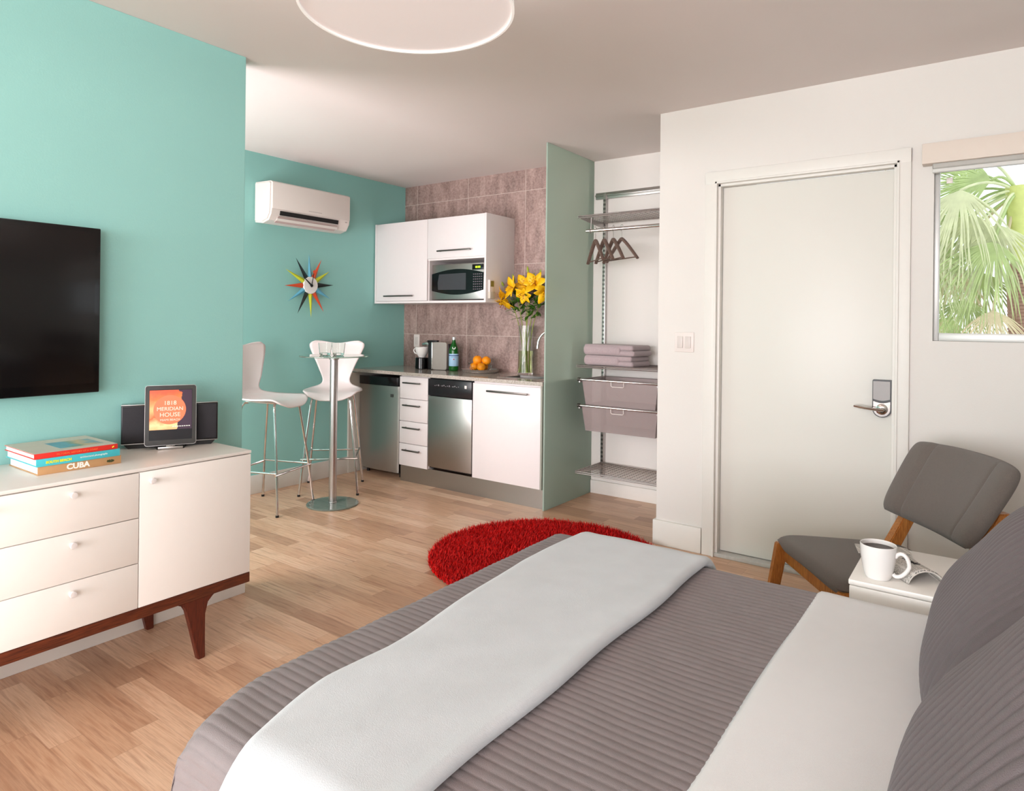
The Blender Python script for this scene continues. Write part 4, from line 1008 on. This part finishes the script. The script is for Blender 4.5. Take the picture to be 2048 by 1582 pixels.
# ------------------------------------------------------------------ nightstand and things on it
ns = thing('nightstand', 'small white nightstand between bed and grey chair', 'nightstand', (-.10, 2.26, 0))
nw, nd = .215, .19
bm = B(); box(bm, -nw, nw, -nd, nd, .12, .583, .003); obj('body', bm, sb_white, ns)
bm = B(); box(bm, -nw-.002, nw+.002, -nd-.002, nd+.002, .585, .60, .003); obj('top', bm, sb_white, ns)
for sx in (-1, 1):
    for sy in (-1, 1): bm = B(); box(bm, sx*(nw-.03)-.015, sx*(nw-.03)+.015, sy*(nd-.03)-.015, sy*(nd-.03)+.015, 0, .12, .002); obj('leg', bm, walnut_v, ns)
mg = thing('coffee_mug', 'white mug full of black coffee on the nightstand', 'mug', (-.251, 2.132, .6005))
bm = B(); lathe(bm, [(0, .003), (.024, .003), (.030, 0), (.034, .006), (.040, .030), (.0445, .060), (.0465, .093), (.0455, .0945), (.0440, .093), (.042, .060), (.037, .030), (.028, .010), (0, .008)], n=48); obj('mug_body', bm, white_ceramic, mg)
ha = rad(-5)
bm = B(); tube(bm, [Vector((cos(ha)*r_, sin(ha)*r_, z_)) for r_, z_ in [(.058+.019*cos(a_)-.012*max(0, -sin(a_)), .046+.033*sin(a_)) for a_ in [pi*.80-k*pi*1.5/17 for k in range(18)]]], [.0055]*18, 12); obj('handle', bm, white_ceramic, mg)
bm = B(); lathe(bm, [(0, .0815), (.0436, .0815), (.0436, .0825), (0, .0825)], n=40); obj('coffee', bm, mat('black_coffee', (50, 26, 12), .15, var=.2, vscale=40, spec=.12), mg)
# newspaper: folded sheets, near end curled into an arch
def news_mat():
    m = bpy.data.materials.new('newsprint'); m.use_nodes = True; T = NT(m); b = T.n['Principled BSDF']
    P = T.obj(); x, y, z = T.sep(P)
    ln = T.math('GREATER_THAN', T.math('FRACT', T.math('DIVIDE', x, .0048)), .55)
    nz = T.math('GREATER_THAN', T.noise(T.comb(T.math('MULTIPLY', x, 200.), T.math('MULTIPLY', y, 420.), 0.), 1., 1.), .45)
    cl = T.math('LESS_THAN', T.math('ABSOLUTE', T.math('SUBTRACT', T.math('FRACT', T.math('DIVIDE', y, .034)), .5)), .42)
    k = T.math('MULTIPLY', T.math('MULTIPLY', ln, nz), cl)
    c = T.mix(T.math('MULTIPLY', k, .8), srgb((206, 200, 192)), srgb((70, 66, 64))); T.l.new(c, b.inputs['Base Color']); b.inputs['Roughness'].default_value = .85
    return m
npp = thing('newspaper', 'folded newspaper with curled end beside the coffee mug', 'newspaper', (-.205, 2.262, .6005), math.atan2(-.27, .165))
def nsheet(x0, x1, z_, hgt, wv, curl):
    bm = B()
    def f(a, b):
        x = x0+(x1-x0)*a; q_ = 2*b-1; k = curl*(.15+.85*max(0, a)**1.2)
        ang = 1.25*k*q_; R = wv/(1.25*k) if k > .02 else 1e3
        return Vector((x, R*sin(ang), z_+max(0, R*(cos(ang)-cos(1.25*k)))))
    grid(bm, 24, 17, f); return bm
nm = news_mat()
for k, (dx0, zz) in enumerate(((0, .0015), (.004, .0035), (-.004, .0055))):
    o = obj('page', nsheet(-.155+dx0, .135+dx0*.5, zz, .03, .062, 1.0), nm, npp, smooth=180); solidify(o, .0022, 1)
bm = B(); prism(bm, [(-.175, -.06), (-.09, -.085), (-.06, .0), (-.15, .05)], .0085, .0098, 'XY'); obj('loose_page', bm, nm, npp)
bm = B(); prism(bm, [(-.185, .01), (-.12, -.02), (-.08, .07), (-.14, .085)], .0100, .0112, 'XY'); obj('loose_page', bm, nm, npp)
ink = mat('black_ink', (34, 28, 30), .8, var=0)
text('headline', 'Herald', .026, ink, npp, (.045, .002, .0345), (0, rad(-6), 0), extrude=.0006)

# ------------------------------------------------------------------ lounge chair
lc = thing('lounge_chair', 'grey upholstered lounge chair with oak legs by the door', 'lounge chair', (-.37, 2.93, 0), math.atan2(-.805, .593))
chair_m = mat('grey_wool', (112, 102, 95), .92, var=.12, vscale=260, bump=.8, bscale=700, sheen=.2)
def cushion(fn, nu, nv, t):
    bm = B()
    for sg in (1, -1): grid(bm, nu, nv, lambda a, b, sg=sg: fn(2*a-1, 2*b-1, sg))
    bmesh.ops.remove_doubles(bm, verts=bm.verts[:], dist=2e-4); return bm
def sq(u_, v_, e=.12, p=3.2):      # superellipse-clipped square map
    return u_*(1-e*abs(v_)**p*.5*abs(u_)**2), v_*(1-e*abs(u_)**p*.5*abs(v_)**2)
def seat_fn(u_, v_, sg):
    a, b = sq(u_, v_, .10); ed = (max(0, 1-abs(u_)**9)*max(0, 1-abs(v_)**9))**.5
    wd = .285-.02*(v_+1)*.5
    x = a*wd; y = .0+b*.27; th = .042*ed
    z = .390-.030*(v_+1)*.5-.012*(1-u_*u_)*(.5-.5*v_*0)+.006*cos(u_*3)
    return Vector((x, y, z+th*sg))
o = obj('seat_cushion', cushion(seat_fn, 40, 40, 0), chair_m, lc, smooth=60)
def back_fn(u_, v_, sg):
    a, b = sq(u_, v_, .15, 3); ed = (max(0, 1-abs(u_)**9)*max(0, 1-abs(v_)**9))**.5
    wd = .285+.015*b; x = a*wd; h = b*.178; th = .034*ed
    curve = -.045*u_*u_
    seam = 0
    if sg > 0:      # room side: raised side wings outside a stitched centre panel
        k = abs(abs(u_)-.62); seam = -.010*math.exp(-(k/.035)**2)+(.010 if abs(u_) > .62 else 0)
    yb, zb = .325+curve, .668
    n = Vector((0, -.86, .51)); d = Vector((0, .51, .86))
    p = Vector((x, yb, zb))+d*h+n*(th*sg+seam*(1 if sg > 0 else 0)*ed)
    return p
o = obj('backrest', cushion(back_fn, 80, 40, 0), chair_m, lc, smooth=60)
for s in (-1, 1):
    # front leg with slight rake
    bm = B(); P = [(-.262, .375), (-.212, .375), (-.287, 0), (-.325, 0)]; prism(bm, P, s*.268-.018, s*.268+.018, 'YZ')
    bmesh.ops.bevel(bm, geom=bm.edges[:], offset=.004, segments=2, affect='EDGES'); obj('leg', bm, oak, lc)
    bm = B(); P = [(.17, .34), (.23, .34), (.335, 0), (.300, 0)]; prism(bm, P, s*.235-.018, s*.235+.018, 'YZ')
    bmesh.ops.bevel(bm, geom=bm.edges[:], offset=.004, segments=2, affect='EDGES'); obj('leg', bm, oak, lc)
    bm = B(); P = [(.13, .30), (.19, .30), (.375, .645), (.325, .645)]; prism(bm, [(y+.0, z) for y, z in P], s*.215-.022, s*.215+.022, 'YZ')
    bmesh.ops.bevel(bm, geom=bm.edges[:], offset=.004, segments=2, affect='EDGES'); obj('back_post', bm, oak, lc)
    bm = B(); P = [(-.23, .335), (-.23, .305), (.20, .27), (.20, .32)]; prism(bm, P, s*.25-.012, s*.25+.012, 'YZ'); obj('side_rail', bm, oak, lc)
bm = B(); box(bm, -.26, .26, -.235, -.21, .30, .345, .003); obj('front_rail', bm, oak, lc)

# ------------------------------------------------------------------ palms outside the window
rp = random.Random(11)
pm = [mat('palm_green', (186, 206, 138), .5, var=.3, vscale=8), mat('palm_pale', (222, 228, 182), .5, var=.25, vscale=8), mat('palm_dry', (222, 208, 170), .6, var=.15, vscale=8)]
palm = thing('palm_tree', 'fan palm with hanging fronds outside the window', 'palm tree', (.14, 7.0, -3.0))
trunk_m = mat('palm_trunk', (176, 140, 122), .8, var=.3, vscale=30, stretch=(1, 1, 9))
bm = B(); tube(bm, [(.10, 0, 0), (.12, 0, 2), (.09, 0, 4.0), (.06, 0, 4.6), (.045, 0, 4.85)], [.12, .11, .095, .09, .08], 18)
for k in range(60):
    z_ = 3.0+k*.03; lathe(bm, [(.098, 0), (.104, .012), (.098, .024)], (.105-.012*(k/20), 0, z_), 16)
obj('trunk', bm, trunk_m, palm)
bm = B(); tube(bm, [(.09, 0, 4.62), (.06, 0, 5.0), (.03, 0, 5.5)], [.07, .085, .08], 16); obj('crown_shaft', bm, mat('crown_green', (206, 214, 130), .5, var=.1), palm)
def fan(base, hub, aim, size, m, nseg=36, spread=128):
    """palmate leaf: petiole from base to hub, segments radiating around aim then drooping"""
    bm = B(); base, hub, aim = Vector(base), Vector(hub), Vector(aim).normalized()
    tube(bm, bez(base, (base+hub)/2+Vector((0, 0, .15)), hub, 8), .012, 6)
    nrm = Vector((rp.uniform(-.3, .3), -1, rp.uniform(-.2, .5))); nrm = (nrm-aim*nrm.dot(aim)).normalized(); sd = aim.cross(nrm)
    for k in range(nseg):
        a = rad(-spread/2+spread*k/(nseg-1)); d = aim*cos(a)+sd*sin(a); L = size*(1-.25*abs(a)/rad(spread/2))*rp.uniform(.9, 1.08)
        sv_ = d.cross(nrm).normalized(); p = hub.copy(); dd = d.copy(); rows = []
        n = 8
        for i in range(n):
            t = i/(n-1); wd = size*.0105*(sin(pi*min(1, t*.85+.15))**.7)*(1-.5*t)
            fold = nrm*wd*.6
            rows.append((bm.verts.new(p-sv_*wd), bm.verts.new(p+fold), bm.verts.new(p+sv_*wd)))
            p = p+dd*(L/(n-1)); dd = (dd+Vector((0, 0, -.13-.30*t*t))+Vector((rp.uniform(-.09, .09), rp.uniform(-.07, .07), rp.uniform(-.05, .05)))).normalized()
        for A, C_ in zip(rows, rows[1:]):
            bm.faces.new((A[0], A[1], C_[1], C_[0])); bm.faces.new((A[1], A[2], C_[2], C_[1]))
    return obj('frond', bm, m, palm, smooth=180)
top = (.04, 0, 5.45)
for i, (hx_, hy_, hz, ax, az, sz, mi) in enumerate((
    (-.15, -.1, 5.55, -1, .1, .75, 0), (-.32, .2, 5.35, -.8, -.5, .8, 0), (-.25, -.25, 5.25, -.35, -1, .85, 1), (-.48, -.1, 5.05, -.6, -.8, .8, 0),
    (-.10, -.3, 5.15, -.1, -1, .8, 1), (-.42, .1, 4.85, -.2, -1, .75, 2), (-.22, .2, 4.80, .05, -1, .75, 0), (.42, .3, 5.55, .9, .2, .8, 0),
    (.45, .4, 5.2, .8, -.6, .8, 0), (-.55, .2, 5.45, -1, -.1, .7, 0), (-.62, -.2, 4.70, -.5, -1, .65, 0), (-.3, .4, 5.6, -.6, .5, .7, 0), (.45, .4, 4.9, .6, -1, .8, 1),
    (-.5, .35, 5.2, -.9, -.4, .8, 0),
    (-.35, -.35, 5.45, -.15, -1, .9, 1), (-.12, -.4, 5.0, -.25, -1, .8, 0), (-.55, -.3, 4.95, -.1, -1, .7, 1), (-.3, -.1, 4.55, -.2, -1, .6, 0), (-.12, -.2, 4.45, .0, -1, .55, 2), (-.5, .1, 5.7, -.8, .2, .7, 0), (-.2, .3, 5.8, -.4, .8, .8, 1), (-.45, .5, 4.4, -.3, -1, .6, 0))):
    fan(top, (hx_, hy_, hz), (ax, rp.uniform(-.25, .25), az), sz, pm[mi])
